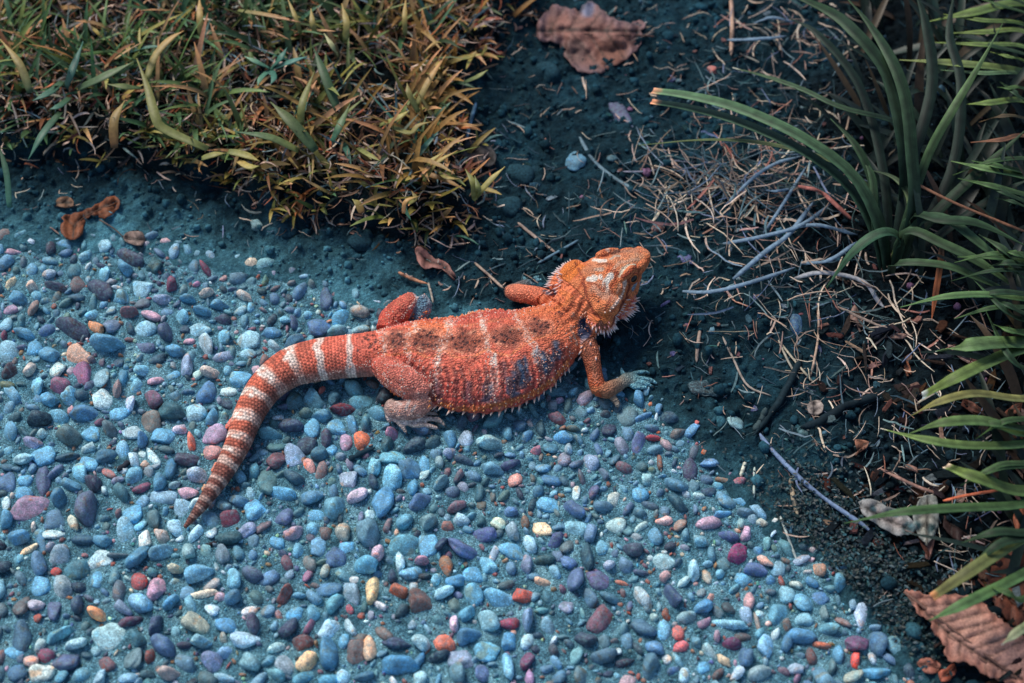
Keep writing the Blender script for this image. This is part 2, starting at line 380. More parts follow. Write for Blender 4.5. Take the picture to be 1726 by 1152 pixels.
# ---------------------------------------------------------------- pebbles
PAL = dict(b=(68, 134, 170), B=(72, 152, 196), d=(35, 72, 98), t=(62, 112, 122), p=(85, 80, 125), P=(58, 48, 82), m=(120, 50, 75),
           k=(195, 135, 150), w=(190, 196, 188), W=(205, 175, 155), l=(125, 165, 180), o=(238, 112, 55), n=(118, 82, 78), g=(42, 86, 92),
           y=(220, 190, 145), s=(70, 98, 150), c=(98, 168, 194), v=(140, 132, 165), r=(200, 60, 50))
def _L(txt):
    out = []
    for it in txt.split():
        a = it.split(',')
        c = PAL[a[5]] if len(a) == 6 else (int(a[5]), int(a[6]), int(a[7]))
        out.append([float(k) for k in a[:5]] + [c])
    return out
REG = [
((0, 330, 3.836), """75,345,45,28,-15,k 640,210,30,22,0,l 640,320,80,35,0,l 810,385,95,50,-25,P 815,475,65,42,-20,b 665,500,60,42,-15,c 345,575,72,42,-15,P
640,605,78,60,-20,P 895,580,80,50,-20,l 985,440,60,50,20,g 1335,475,65,30,15,m 1105,570,50,50,-45,m 1525,375,40,35,0,l 1330,625,42,55,0,W 1580,640,55,40,30,W
775,655,62,38,25,c 600,680,65,30,-5,t 835,750,80,42,5,130,80,85 980,765,55,42,-20,k 600,760,60,28,0,c 710,730,38,22,0,l 610,835,65,40,-35,200,130,80 205,725,75,35,0,140,105,95
205,575,65,32,5,W 60,560,32,35,0,y 465,850,95,65,-30,P 160,885,75,45,-10,b 305,865,50,38,10,s 220,980,48,42,0,B 320,1020,65,55,0,b 700,960,125,68,5,b
490,1015,65,65,30,200,150,120 835,850,35,40,0,d 940,860,60,45,25,l 1070,880,80,55,-30,70,72,110 1015,920,52,40,-20,150,110,90 1270,860,78,38,0,l 1225,930,35,25,0,k 1330,955,60,60,30,165,160,160
1440,905,70,42,-15,c 1160,785,78,35,5,c 1315,745,75,42,0,b 1410,700,60,40,0,b 1440,795,50,40,0,P 1550,730,48,30,0,l 1620,715,32,28,0,c 1600,930,70,55,0,l 1140,1000,75,42,10,b
930,970,70,32,0,p 1010,1040,60,35,0,d 1430,1035,60,35,10,v 1590,1005,60,35,-15,l 1200,1095,55,60,0,v 1040,660,50,48,0,v 1215,660,58,38,0,b 115,655,60,48,0,b 240,640,48,35,20,c
30,820,45,45,0,l 50,1005,55,65,0,l 20,895,35,35,0,m 135,800,50,35,0,t 715,830,50,45,0,95,100,130 415,930,60,60,0,d"""),
((0, 600, 3.836), """60,100,45,60,-20,72,52,62 190,80,48,52,35,W 385,190,58,58,-20,150,80,105 525,115,58,68,10,140,75,110 645,115,55,80,10,120,150,160 680,50,40,50,-20,B 225,190,85,50,-15,c
320,280,65,55,-10,b 445,265,52,60,30,c 520,240,45,45,-40,d 655,270,58,60,0,w 750,205,70,48,-15,150,110,105 880,185,45,45,0,c 1000,148,52,40,0,k 930,80,80,28,0,c 790,135,60,35,10,b
835,295,45,65,35,200,180,205 985,275,70,55,-10,125,80,100 1110,350,90,72,0,35,85,95 1325,230,80,65,10,65,110,165 1360,100,75,45,40,W 1545,135,68,48,0,B 1475,215,55,35,15,w 1475,85,30,28,0,c
1115,120,40,30,0,B 245,405,78,60,0,30,50,70 560,370,100,52,0,62,118,165 375,385,60,58,30,c 770,370,60,40,0,B 955,420,68,65,0,110,95,85 440,510,80,90,20,85,95,90 580,490,55,48,0,B
705,480,50,68,20,85,95,100 1255,370,65,55,40,l 1365,390,55,45,0,b 1045,510,62,52,-10,B 920,540,68,42,-25,65,120,170 1385,500,70,50,20,165,125,155 1235,560,62,38,0,225,110,80
1480,420,32,42,0,215,85,50 1375,605,55,45,0,190,130,125 1410,710,50,60,0,o 1165,470,50,45,35,200,170,185 195,560,62,42,0,150,110,150 275,500,45,28,5,150,170,165 570,585,50,38,30,160,175,170
285,635,78,52,25,B 430,640,70,42,0,d 140,650,75,50,-25,140,175,180 165,700,60,45,0,130,165,170 670,640,62,52,0,50,100,130 570,680,55,48,-10,B 790,605,45,55,0,110,165,195 980,650,28,62,35,w
1205,655,78,65,-10,75,50,80 355,740,55,42,-10,85,95,140 270,810,50,85,0,80,70,115 505,750,62,55,0,c 455,825,62,50,-20,65,130,165 600,820,82,52,15,65,45,75 700,750,32,50,0,160,95,90
865,775,50,55,0,c 1275,765,65,62,0,165,160,180 1635,735,62,42,20,65,140,160 1095,715,55,65,0,50,110,150 915,840,48,50,10,m 1035,810,55,60,0,b 1215,870,58,50,0,k 1335,855,40,32,10,225,150,90
180,980,115,70,5,150,110,135 550,985,100,105,-30,85,75,110 380,930,60,85,15,50,110,145 345,1050,68,50,10,65,100,135 465,1075,62,45,-5,210,200,170 45,1050,60,65,0,b 780,880,75,60,-30,t
1040,905,95,42,0,120,150,175 865,1005,65,50,30,B 985,1045,80,65,-30,80,110,115 890,1085,50,28,0,110,170,190 1180,980,48,58,0,130,160,180 1540,930,65,50,0,60,110,150 1655,980,60,60,20,B
1495,1045,62,60,20,120,50,70 1600,1110,75,50,10,145,125,165 1700,1090,40,55,0,110,85,90 1255,955,40,55,0,200,205,200 210,1100,50,25,10,W 340,1140,65,32,0,w 1140,1100,60,55,0,150,180,195
1615,880,28,38,0,l 40,800,50,60,0,65,95,140 165,800,45,35,0,B 150,880,55,38,0,B 30,945,28,45,0,w 70,895,25,20,0,W 1060,1000,30,30,0,b"""),
((0, 850, 3.816), """105,215,55,75,-15,60,130,175 345,205,72,52,0,205,200,185 180,285,28,62,-35,y 255,245,30,65,15,50,105,145 390,320,62,62,0,145,150,160 240,385,90,65,10,85,120,160 530,220,70,50,0,35,75,105
655,235,60,50,0,b 765,320,28,70,-5,80,90,100 800,170,50,78,0,l 640,350,72,48,15,w 925,225,62,52,-10,225,215,200 1040,195,60,52,-20,180,155,140 1255,185,48,52,20,170,200,210 1205,290,50,68,15,140,165,160
1470,210,70,60,0,35,80,90 1420,320,72,50,0,115,120,130 885,330,80,80,0,55,120,155 480,415,82,58,0,55,110,125 615,475,40,52,0,B 730,460,55,48,0,90,140,150 355,425,32,25,0,190,60,50
885,490,52,52,0,160,65,65 255,505,55,62,0,B 390,530,65,70,-10,145,145,145 1000,535,60,65,0,185,125,145 1125,410,40,100,-35,200,185,150 1270,440,85,78,0,100,160,190 1490,475,75,58,-15,c
1360,505,58,38,10,160,150,145 1315,570,80,32,-5,240,215,180 140,630,45,85,-15,90,80,80 225,640,50,55,-10,185,165,175 340,660,45,70,10,80,75,120 490,640,70,50,15,45,65,100 620,700,100,55,8,240,150,85
225,725,50,25,5,170,80,65 780,660,60,60,-30,120,125,155 905,635,78,72,0,110,165,200 1095,630,62,52,0,65,140,185 1225,640,60,40,0,100,160,180 1360,670,45,45,0,190,200,210 1500,595,85,50,-15,65,115,150
1255,755,90,60,-15,155,150,125 1600,670,50,35,0,215,205,205 1450,765,70,58,0,60,130,180 1635,780,50,95,35,95,60,90 120,840,68,85,0,55,90,120 370,835,95,60,20,70,145,170 480,895,82,58,-5,165,190,190
710,850,105,90,-20,170,195,185 890,860,68,55,0,45,100,115 835,750,70,45,0,90,50,75 1000,770,90,58,0,50,60,100 1060,910,95,75,-20,65,90,140 1290,880,110,50,20,120,170,185 1435,865,22,45,-10,140,140,125
1570,865,80,60,-10,165,180,195 80,945,55,38,-20,B 190,1000,45,52,15,210,165,150 290,975,50,50,0,130,55,80 430,1000,80,65,0,75,70,120 960,975,50,45,0,120,60,55 685,1020,60,45,0,125,80,85
830,990,80,60,0,90,110,115 1380,1010,90,55,-10,125,115,165 1185,1020,70,65,30,90,125,150 1455,945,65,40,-10,110,150,200 265,1090,75,55,10,190,195,180 100,1075,60,50,0,55,100,145 380,1095,50,50,-30,85,150,170
510,1095,60,50,0,90,150,170 630,1120,100,50,0,140,165,180 820,1110,60,45,0,120,165,195 1090,1090,100,45,-10,170,140,130 1440,1110,70,45,0,140,175,190 1600,1010,80,70,0,110,150,155"""),
((450, 850, 3.816), """25,130,45,60,0,110,85,80 105,70,55,55,-20,85,90,140 320,65,55,38,0,B 300,150,45,42,0,c 170,185,62,52,0,165,130,145 490,170,60,68,0,160,150,130 655,185,90,75,0,85,125,145 665,62,38,35,0,170,190,190
770,130,38,42,0,130,100,105 875,110,70,58,-10,75,145,170 835,170,22,22,0,235,165,125 1160,140,38,48,0,150,100,90 1240,100,52,45,0,150,175,190 1030,110,80,50,-20,110,140,140 1485,115,45,50,0,195,195,160
1560,45,42,45,0,80,110,165 1580,175,55,60,0,140,150,160 1660,105,45,35,0,120,85,65 1690,250,55,50,0,165,200,215 65,240,45,38,0,B 205,290,48,45,0,c 335,265,48,58,-10,90,145,185 450,330,65,55,0,55,85,135
520,270,50,35,10,B 885,255,92,65,0,75,150,170 1030,250,60,65,20,B 1385,190,90,42,-5,75,75,140 1265,280,100,75,-15,80,85,145 1120,240,45,70,0,50,55,95 1580,290,75,45,-25,B 1465,310,35,55,0,165,165,185
710,315,80,45,-15,195,150,165 125,370,52,52,-10,125,75,85 265,370,52,45,0,110,105,100 625,390,118,55,-10,65,150,185 855,372,58,48,0,185,205,205 995,360,80,38,-20,190,120,140 1150,390,42,60,10,140,95,65
1410,390,60,50,0,c 1670,390,55,60,0,140,125,160 1320,445,65,45,-20,B 925,445,65,55,20,95,165,205 485,445,58,48,0,80,140,155 370,425,55,35,0,160,165,150 255,455,32,42,0,150,85,115 800,450,58,38,0,40,55,90
1095,475,50,35,0,c 1215,480,58,62,0,60,135,185 390,530,85,45,0,60,110,155 550,575,62,72,10,130,145,160 685,550,55,80,-10,215,180,120 840,558,80,50,10,165,85,55 1000,640,112,62,-20,125,85,75
1130,560,75,48,5,150,195,210 115,575,62,72,0,120,65,60 210,580,38,45,0,b 305,595,60,45,0,80,130,165 425,630,60,60,0,75,150,165 1325,580,62,65,0,80,160,195 1495,600,90,55,-10,85,165,205
1640,580,62,58,0,190,75,55 720,645,60,28,20,200,190,190 180,695,52,48,0,B 300,700,58,45,0,c 525,670,32,32,20,175,75,90 1285,695,72,55,-10,70,145,175 1205,765,50,68,10,215,170,185 1560,760,50,55,30,150,50,80
1675,740,65,100,0,115,135,175 1420,750,75,60,0,120,165,175 140,790,65,70,-15,60,50,90 270,785,62,38,-10,130,70,95 400,800,65,62,0,165,190,205 530,780,60,50,-35,170,180,180 230,880,70,60,25,110,60,60
850,885,85,48,-5,60,60,95 990,880,62,70,-10,150,175,175 1300,850,90,60,5,60,120,165 1145,895,62,62,0,225,110,75 660,910,50,78,0,215,170,130 720,930,45,60,0,160,175,180 495,875,35,42,0,B
395,960,85,90,0,50,120,165 575,970,55,80,0,115,90,85 115,1020,72,65,0,140,140,150 260,1010,68,65,0,240,190,130 860,1030,100,85,-10,45,125,175 980,985,45,65,0,45,110,155 1100,975,50,65,20,25,50,75
1260,990,75,55,0,130,130,160 1420,930,80,62,15,75,160,195 1565,885,70,52,0,60,135,185 1680,870,50,45,0,170,190,190 1545,1040,62,90,10,110,175,205 1670,1000,55,65,20,115,55,90 1215,1080,90,60,0,90,130,145
1385,1085,80,50,10,115,105,160 490,1105,45,45,-10,150,190,210 245,1110,85,40,0,65,140,165 50,1090,80,55,-20,90,150,160 410,1125,75,35,0,60,150,185 980,1110,55,50,35,140,175,180 1100,1130,60,25,0,b
1690,1110,45,45,0,170,120,160 620,1100,70,50,0,50,100,130"""),
((850, 700, 3.836), """675,80,45,50,0,50,40,80 970,140,40,42,0,165,45,60 875,175,50,65,0,100,90,160 375,135,68,42,0,65,140,195 1120,110,55,38,-20,105,90,85 200,225,30,50,-30,170,95,115 415,210,40,32,0,160,160,165
615,210,35,42,0,s 560,290,60,50,-10,145,140,175 1235,230,40,45,0,90,80,95 1300,230,35,28,0,150,85,45 1005,290,25,50,-40,130,75,50 40,310,62,42,0,60,60,110 310,410,62,38,0,55,110,160 505,400,68,32,0,90,70,85
70,410,42,42,0,200,130,115 925,400,52,42,0,140,175,170 1330,300,62,45,-15,80,120,175 1420,415,28,45,0,130,95,70 1515,430,42,55,15,160,90,105 1430,530,60,58,-15,85,130,155 1540,540,65,30,-20,B 465,490,28,42,0,w
715,535,45,42,0,180,180,165 870,510,50,42,0,B 225,480,50,40,0,45,100,135 285,565,72,45,-15,B 450,605,72,60,0,75,90,140 250,720,62,45,0,245,205,150 130,680,40,42,0,140,90,65 40,615,42,48,0,70,110,165
180,825,70,55,0,120,180,205 55,865,78,50,-15,B 455,720,68,52,10,115,170,185 560,760,68,48,25,100,125,165 325,815,35,62,-20,65,60,125 410,835,48,55,0,95,95,95 60,750,55,60,0,130,140,155 720,705,68,42,0,150,165,155
1035,675,42,45,10,230,175,165 1140,690,40,50,-10,145,110,95 1415,630,58,32,0,60,135,190 1535,690,50,32,0,140,170,165 1680,690,38,42,0,185,185,165 1570,765,40,45,0,200,145,170 1445,775,52,55,0,75,80,140
1275,815,70,42,-10,130,165,170 1130,560,78,55,-15,30,75,95 845,860,62,62,0,65,60,90 640,850,48,42,-10,c 535,900,62,85,15,30,70,90 420,940,60,45,10,80,105,165 145,975,50,62,0,140,120,160
330,1005,52,50,-10,110,165,190 680,960,38,78,40,175,155,180 1020,940,75,50,0,140,165,165 1225,1000,65,78,10,160,200,210 1155,1070,50,38,-20,180,195,185 1520,905,78,62,0,150,40,95 1630,1000,70,50,-10,85,95,155
1545,1060,48,42,0,B 1400,1020,45,30,0,c 1690,930,45,55,0,215,155,130 460,1060,68,78,0,80,90,140 620,1060,80,55,-20,90,65,120 255,1075,30,60,25,220,170,130 760,1080,40,25,-20,190,110,85
890,1010,28,50,0,80,75,115 260,915,65,45,0,35,80,90 100,1130,50,30,0,180,80,70 380,1115,35,25,0,120,60,80 1560,1120,90,50,-30,140,75,110"""),
((1100, 750, 2.757), """685,525,45,28,0,150,140,165 780,570,40,32,0,170,120,90 880,560,48,38,0,65,115,145 670,645,25,30,0,160,165,150 620,688,38,35,0,110,160,175 740,630,32,30,0,70,130,175 600,628,25,18,0,140,60,45
880,635,55,38,-15,75,140,165 95,700,68,45,-20,60,70,115 235,750,58,38,-25,65,135,190 275,705,28,20,-10,220,150,130 360,755,38,30,20,70,60,65 705,725,42,42,0,85,155,190 590,780,62,48,0,80,150,175
65,780,32,28,-20,150,80,55 160,795,45,40,0,130,155,155 240,820,28,32,0,160,110,130 435,790,28,42,0,150,160,185 355,828,80,32,-12,130,190,210 705,805,40,30,-20,110,160,175 800,775,40,32,0,110,125,120
890,815,25,40,20,140,105,100 980,790,38,48,0,190,175,200 490,820,18,45,0,150,125,110 625,830,28,25,0,110,85,75 815,850,65,28,0,80,150,170 55,850,30,42,-10,90,160,195 120,870,28,35,0,205,100,90
135,930,38,35,0,200,90,95 300,885,45,22,-5,205,145,160 420,890,40,28,0,90,75,75 370,925,38,38,0,110,45,85 690,880,62,45,0,60,125,175 630,915,42,38,0,55,110,155 530,935,55,45,-30,130,180,215
790,925,25,42,20,170,90,60 945,915,55,42,-5,110,60,95 740,975,38,38,0,110,65,60 865,970,40,32,0,70,140,180 945,995,38,35,-10,228,62,40 275,965,25,52,0,170,180,170 330,990,30,40,-10,200,170,130
435,980,42,45,0,60,95,140 1110,990,38,30,-25,80,105,150 10,935,38,45,0,70,125,185 120,1000,38,22,0,100,160,180 240,1030,28,25,0,B 395,1055,38,38,0,190,190,205 500,1055,55,48,0,140,150,150
670,1030,38,38,0,160,150,170 840,1020,45,30,0,80,110,115 920,1075,60,28,0,150,150,130 1040,1055,58,40,0,60,140,185 305,1060,35,32,0,110,75,70 150,1065,35,35,0,150,180,195 100,1045,30,20,0,s
675,1080,25,25,0,130,80,110 1130,1085,50,25,0,80,120,130"""),
((280, 480, 2.68), """470,215,38,30,10,75,140,185 580,165,35,30,0,65,75,120 535,150,25,30,0,c 685,185,45,45,-20,70,100,155 790,145,42,38,-15,65,150,190 775,205,42,35,0,100,155,170 870,195,40,25,0,130,160,165
490,275,32,28,0,160,165,165 545,315,35,25,0,c 645,125,30,16,5,c 440,330,35,28,0,n 580,250,40,35,0,45,95,130 850,460,55,38,0,80,135,140 890,525,55,28,0,80,150,165 800,560,58,33,0,100,35,55
665,515,45,40,0,75,130,145 755,500,35,40,0,65,120,135 580,515,38,35,0,55,105,115 985,490,50,38,0,60,45,55 560,630,50,50,0,55,60,100 655,640,33,40,0,B 775,635,38,38,-20,B 700,590,38,35,0,70,130,160
840,625,35,35,0,70,130,165 900,620,40,30,0,60,125,145 955,580,42,32,0,65,130,155 470,675,52,32,-15,65,130,150 495,725,38,22,0,75,125,125 630,715,42,35,0,40,50,80 720,690,35,38,0,95,65,95
810,705,28,35,0,170,125,150 880,695,38,35,0,o 1030,670,52,25,0,165,95,120 1145,645,45,35,0,70,95,140 500,785,45,32,25,110,65,75 575,765,38,42,0,130,140,175 750,740,22,22,0,B 690,765,45,30,0,45,100,125
645,820,28,38,-15,220,145,130 385,835,50,30,5,80,150,155 450,880,42,60,0,65,105,105 580,865,48,42,0,35,70,95 700,850,28,42,10,130,95,90 820,875,45,32,0,160,145,165 1020,775,52,28,0,80,160,180
1120,725,40,40,0,30,55,80 1000,720,45,30,0,45,90,100 1205,710,38,28,0,45,80,90 1280,690,38,35,0,65,130,170 1090,830,48,42,0,70,120,160 940,815,35,38,0,110,180,200 1020,880,40,60,-15,110,180,205
930,880,42,30,0,35,55,85 1110,910,38,32,0,60,140,180 860,950,40,38,10,200,165,180 975,975,55,60,0,60,130,180 525,940,58,42,0,70,150,190 655,950,45,45,0,80,130,165 375,930,22,28,0,160,165,165
405,1005,38,40,0,B 325,975,45,38,0,60,110,150 1240,890,62,35,0,100,140,150 1145,980,55,40,15,85,105,155 1165,800,25,40,0,B 1235,800,28,28,0,130,145,140 1285,755,45,22,0,140,140,180 760,1000,55,45,0,80,140,160"""),
((640, 560, 3.452), """655,510,60,52,0,65,125,140 635,640,85,55,0,140,165,160 500,620,42,45,0,150,150,170 405,615,48,42,0,70,140,180 315,640,45,28,0,45,85,95 200,650,52,38,0,30,60,85 235,570,55,38,0,75,95,145
85,590,68,30,0,155,90,120 1030,490,48,42,-20,140,85,95 1100,415,45,28,0,80,110,105 1510,385,55,40,-20,65,125,165 1625,435,42,30,-15,65,120,170 1530,485,55,25,25,70,120,170 1030,330,60,38,-10,45,100,120
860,600,42,38,0,60,120,165 740,580,40,35,0,75,140,165 810,540,50,30,0,70,105,140 900,460,60,28,10,45,95,105 935,550,55,35,0,30,65,80 1000,660,45,35,0,60,120,145"""),
]
stones = []   # x, y, a, b, angle, colour
def try_stone(x, y, a, b, ang, c, f=0.80, listed=False):
    r = math.sqrt(a * b)
    if stones:
        A = SA[:len(stones)]
        d = np.hypot(A[:, 0] - x, A[:, 1] - y)
        if (d < f * (A[:, 2] + r)).any(): return False
    SA[len(stones)] = (x, y, r)
    stones.append((x, y, a, b, ang, c, listed))
    return True
SA = np.zeros((12000, 3))
for (ox, oy, sc), txt in REG:
    for zx, zy, rx, ry, ang, c in _L(txt):
        px, py = ox + zx / sc, oy + zy / sc
        p0 = G(px, py, 0.002)
        t = math.radians(ang)
        if ry > rx: major, minor, t = ry / sc, rx / sc, t + math.pi / 2
        else: major, minor = rx / sc, ry / sc
        pa = G(px + major * math.cos(t), py - major * math.sin(t), 0.002) - p0
        pb = G(px + minor * math.sin(t), py + minor * math.cos(t), 0.002) - p0
        a = pa.length; b = abs(pa.x * pb.y - pa.y * pb.x) / a
        try_stone(p0.x, p0.y, a * 1.10, b * 1.08, math.atan2(pa.y, pa.x), c, 0.62, True)
# the rest of the aggregate, thrown in from large to small
pool = [((68, 134, 170), 20), ((72, 150, 190), 14), ((60, 118, 150), 14), ((100, 162, 185), 10), ((48, 90, 118), 9), ((40, 62, 92), 6), ((80, 92, 140), 6), ((62, 52, 88), 5),
        ((125, 75, 95), 5), ((150, 128, 150), 5), ((180, 190, 188), 6), ((190, 135, 145), 4), ((120, 90, 85), 5), ((85, 112, 112), 9), ((205, 170, 140), 2), ((215, 100, 60), 1)]
pc = np.array([p[0] for p in pool], float); pw = np.array([p[1] for p in pool], float); pw /= pw.sum()
x0, x1, y0, y1 = -0.58, 0.66, -0.46, 0.20
for rmin, rmax, tries in ((9, 13.5, 2500), (6.5, 9, 6000), (4.2, 6.5, 14000), (2.6, 4.2, 24000)):
    X = rng.uniform(x0, x1, tries); Y = rng.uniform(y0, y1, tries)
    dd = sdist(PATH, X, Y)
    for x, y, d in zip(X, Y, dd):
        if d < 0.002 or len(stones) > 6500: continue
        r = rng.uniform(rmin, rmax) * PXM * 1.45
        asp = rng.uniform(1.0, 1.5)
        c = pc[rng.choice(len(pc), p=pw)] + rng.normal(0, 9, 3)
        if rmax < 5 and rng.random() < 0.22: c = np.array((150, 85, 55)) + rng.normal(0, 15, 3)
        try_stone(x, y, r * math.sqrt(asp), r / math.sqrt(asp), rng.uniform(0, math.pi), np.clip(c, 10, 250), 0.80)

def ico(sub):
    import bmesh
    bm = bmesh.new(); bmesh.ops.create_icosphere(bm, subdivisions=sub, radius=1)
    v = np.array([tuple(k.co) for k in bm.verts]); f = np.array([[k.index for k in q.verts] for q in bm.faces])
    bm.free(); return v, f
ICO = {k: ico(k) for k in (1, 2, 3, 4)}

def pebble_shape(sub, seed, rough=1.0):
    v, f = ICO[sub]
    r = np.random.default_rng(seed)
    p = v.copy()
    e = r.uniform(1.9, 2.9)                              # squarish or round
    n = (np.abs(p) ** e).sum(1) ** (1 / e); p = p / n[:, None]
    for _ in range(r.integers(1, 6)):                        # worn facets
        d = r.normal(size=3); d[2] *= 0.5; d /= np.linalg.norm(d); h = r.uniform(0.55, 0.88)
        o = p @ d - h; p = p - np.where(o > 0, o * 0.7, 0)[:, None] * d
    p = p * (1 + rough * 0.42 * (noise3(v, 1.3, seed % 50) - 0.5)[:, None])
    p = p * (1 + rough * 0.14 * (noise3(v, 3.6, seed % 40 + 3) - 0.5)[:, None])
    m = np.sqrt((p[:, :2] ** 2).mean(0)) / 0.585; p[:, :2] /= m; p = p + 0.035 * rough * (noise3(v, 7.0, seed % 30 + 5) - 0.5)[:, None] * p
    return p, f

def pebble_mat(name, use_obj):
    m, nt, b = new_mat(name, 0.55, 0.35)
    tc = N(nt, 'ShaderNodeTexCoord'); geo = N(nt, 'ShaderNodeNewGeometry')
    if use_obj:
        oi = N(nt, 'ShaderNodeObjectInfo'); col = oi.outputs['Color']
    else:
        oi = N(nt, 'ShaderNodeAttribute', attribute_name='col'); col = oi.outputs['Color']
    n1 = N(nt, 'ShaderNodeTexNoise', Scale=150.0, Detail=4.0, Roughness=0.6)
    n2 = N(nt, 'ShaderNodeTexNoise', Scale=900.0, Detail=5.0, Roughness=0.75)
    n3 = N(nt, 'ShaderNodeTexNoise', Scale=75.0, Detail=3.0, Distortion=1.2)
    n4 = N(nt, 'ShaderNodeTexVoronoi', Scale=1500.0)
    for n in (n1, n2, n3, n4): nt.links.new(geo.outputs['Position'], n.inputs['Vector'])
    c = mixc(nt, 1.0, col, ramp(nt, n1.outputs[0], [(0.32, 0.62), (0.52, 1.0), (0.7, 1.45)]), 'MULTIPLY')
    c = mixc(nt, 1.0, c, ramp(nt, n2.outputs[0], [(0.3, 0.42), (0.5, 1.0), (0.66, 1.9)]), 'MULTIPLY')
    warm = mixc(nt, 1.0, c, (1.35, 0.72, 0.42), 'MULTIPLY')
    c = mixc(nt, ramp(nt, n3.outputs[0], [(0.6, 0.0), (0.68, 0.75)]), c, warm)
    cool = mixc(nt, 1.0, c, (0.75, 1.1, 1.3), 'MULTIPLY')
    c = mixc(nt, ramp(nt, n3.outputs[0], [(0.3, 0.7), (0.42, 0.0)]), c, cool)
    # cement film left in the hollows and on the shoulders
    fl = N(nt, 'ShaderNodeTexNoise', Scale=420.0, Detail=6.0, Roughness=0.8)
    nt.links.new(geo.outputs['Position'], fl.inputs['Vector'])
    c = mixc(nt, ramp(nt, fl.outputs[0], [(0.48, 0.0), (0.62, 0.7)]), c, tuple(tone((96, 138, 146))))
    nt.links.new(c, b.inputs['Base Color'])
    r = ramp(nt, n2.outputs[0], [(0.3, 0.42), (0.7, 0.8)]); nt.links.new(r, b.inputs['Roughness'])
    ad = N(nt, 'ShaderNodeMath', operation='MULTIPLY_ADD'); ad.inputs[1].default_value = 0.25
    nt.links.new(n4.outputs['Distance'], ad.inputs[0]); nt.links.new(n2.outputs[0], ad.inputs[2])
    bp = N(nt, 'ShaderNodeBump', Strength=0.55, Distance=0.0008)
    nt.links.new(ad.outputs[0], bp.inputs['Height']); nt.links.new(bp.outputs[0], b.inputs['Normal'])
    return m
m_peb = pebble_mat('pebble_stone', True); m_peb2 = pebble_mat('pebble_stone_small', False)

def in_view(x, y, mx=10):
    d = Vector((x, y, 0)) - CAM
    f = d.dot(FF); px = 863 + d.dot(FX) / f / TH * 863; py = 576 - d.dot(FU) / f / TH * 863
    return -mx < px < 1726 + mx and -mx < py < 1152 + mx
def pxof(p):
    d = Vector(p) - CAM; f = d.dot(FF)
    return 863 + d.dot(FX) / f / TH * 863, 576 - d.dot(FU) / f / TH * 863

order = sorted(range(len(stones)), key=lambda i: -stones[i][2] * stones[i][3] * (1 if in_view(stones[i][0], stones[i][1], 0) else 0.01) * (1.0 if stones[i][6] else .6))
big = set(order[:300])
var = []
for k in range(24):
    p, f = pebble_shape(3, 100 + k)
    me = np_mesh('pebble', p, f); me.materials.append(m_peb); var.append(me)
small = MB()
for i, (x, y, a, b_, ang, c, li) in enumerate(stones):
    h = min(a, b_) * rng.uniform(0.5, 0.72)
    z = HP(np.array([x]), np.array([y]))[0] + h * rng.uniform(-0.34, 0.10)
    tl = rng.normal(0, 0.10, 2)
    c = np.asarray(c, float); m_ = c.mean(); warm = c[0] - c[2]
    tl = np.array((0.72, 1.10, 1.22)) * m_
    k_ = 0.34 if warm < 10 else (0.12 if warm < 60 else 0.02)
    if c[0] > c[1] and warm < 10: k_ = 0.42
    c = (c * (1 - k_) + tl * k_) * 1.18
    if not li: c = (c * 0.8 + c.mean() * .2) * .95
    base = tone(c)
    if i in big:
        o = bpy.data.objects.new('pebble', var[rng.integers(24)]); COL.objects.link(o)
        o.parent = path
        o.location = (x, y, z); o.scale = (a * 1.07, b_ * 1.07, h); o.rotation_euler = (tl[0], tl[1], ang)
        o.color = (*base, 1)
    else:
        p, f = pebble_shape(2 if max(a, b_) > 0.0034 else 1, 1000 + i, 1.3)
        M = np.array(Matrix.Rotation(ang, 3, 'Z') @ Matrix.Rotation(tl[0], 3, 'X') @ Matrix.Rotation(tl[1], 3, 'Y'))
        small.add((p * (a * 1.06, b_ * 1.06, h)) @ M.T + (x, y, z), f, base)
sp = small.build('small_pebbles', m_peb2, path)
tag(sp, 'remaining small pebbles set in the concrete', kind='stuff')
# sand and grit between them
grit = MB()
X = rng.uniform(x0, x1, 15000); Y = rng.uniform(y0, y1, 15000); dd = sdist(PATH, X, Y)
ZP = HP(X, Y)
S = SA[:len(stones)]
gv, gf = ICO[1]
for x, y, d, zp in zip(X, Y, dd, ZP):
    if d < 0.001: continue
    if (np.hypot(S[:, 0] - x, S[:, 1] - y) < S[:, 2] * 0.95).any(): continue
    r = rng.uniform(0.0005, 0.0017)
    c = np.array((82, 140, 158) if rng.random() < .5 else ((185, 200, 196) if rng.random() < .55 else (110, 80, 72))) + rng.normal(0, 18, 3)
    jit = 1 + rng.uniform(-.25, .25, (len(gv), 1))
    grit.add(gv * jit * r * rng.uniform(.6, 1.3, 3) + (x, y, zp + r * .3), gf, tone(np.clip(c, 20, 230)))
g_ = grit.build('sand_grit', m_peb2, path, smooth=False)
tag(g_, 'coarse sand and grit in the cement between pebbles', kind='stuff')

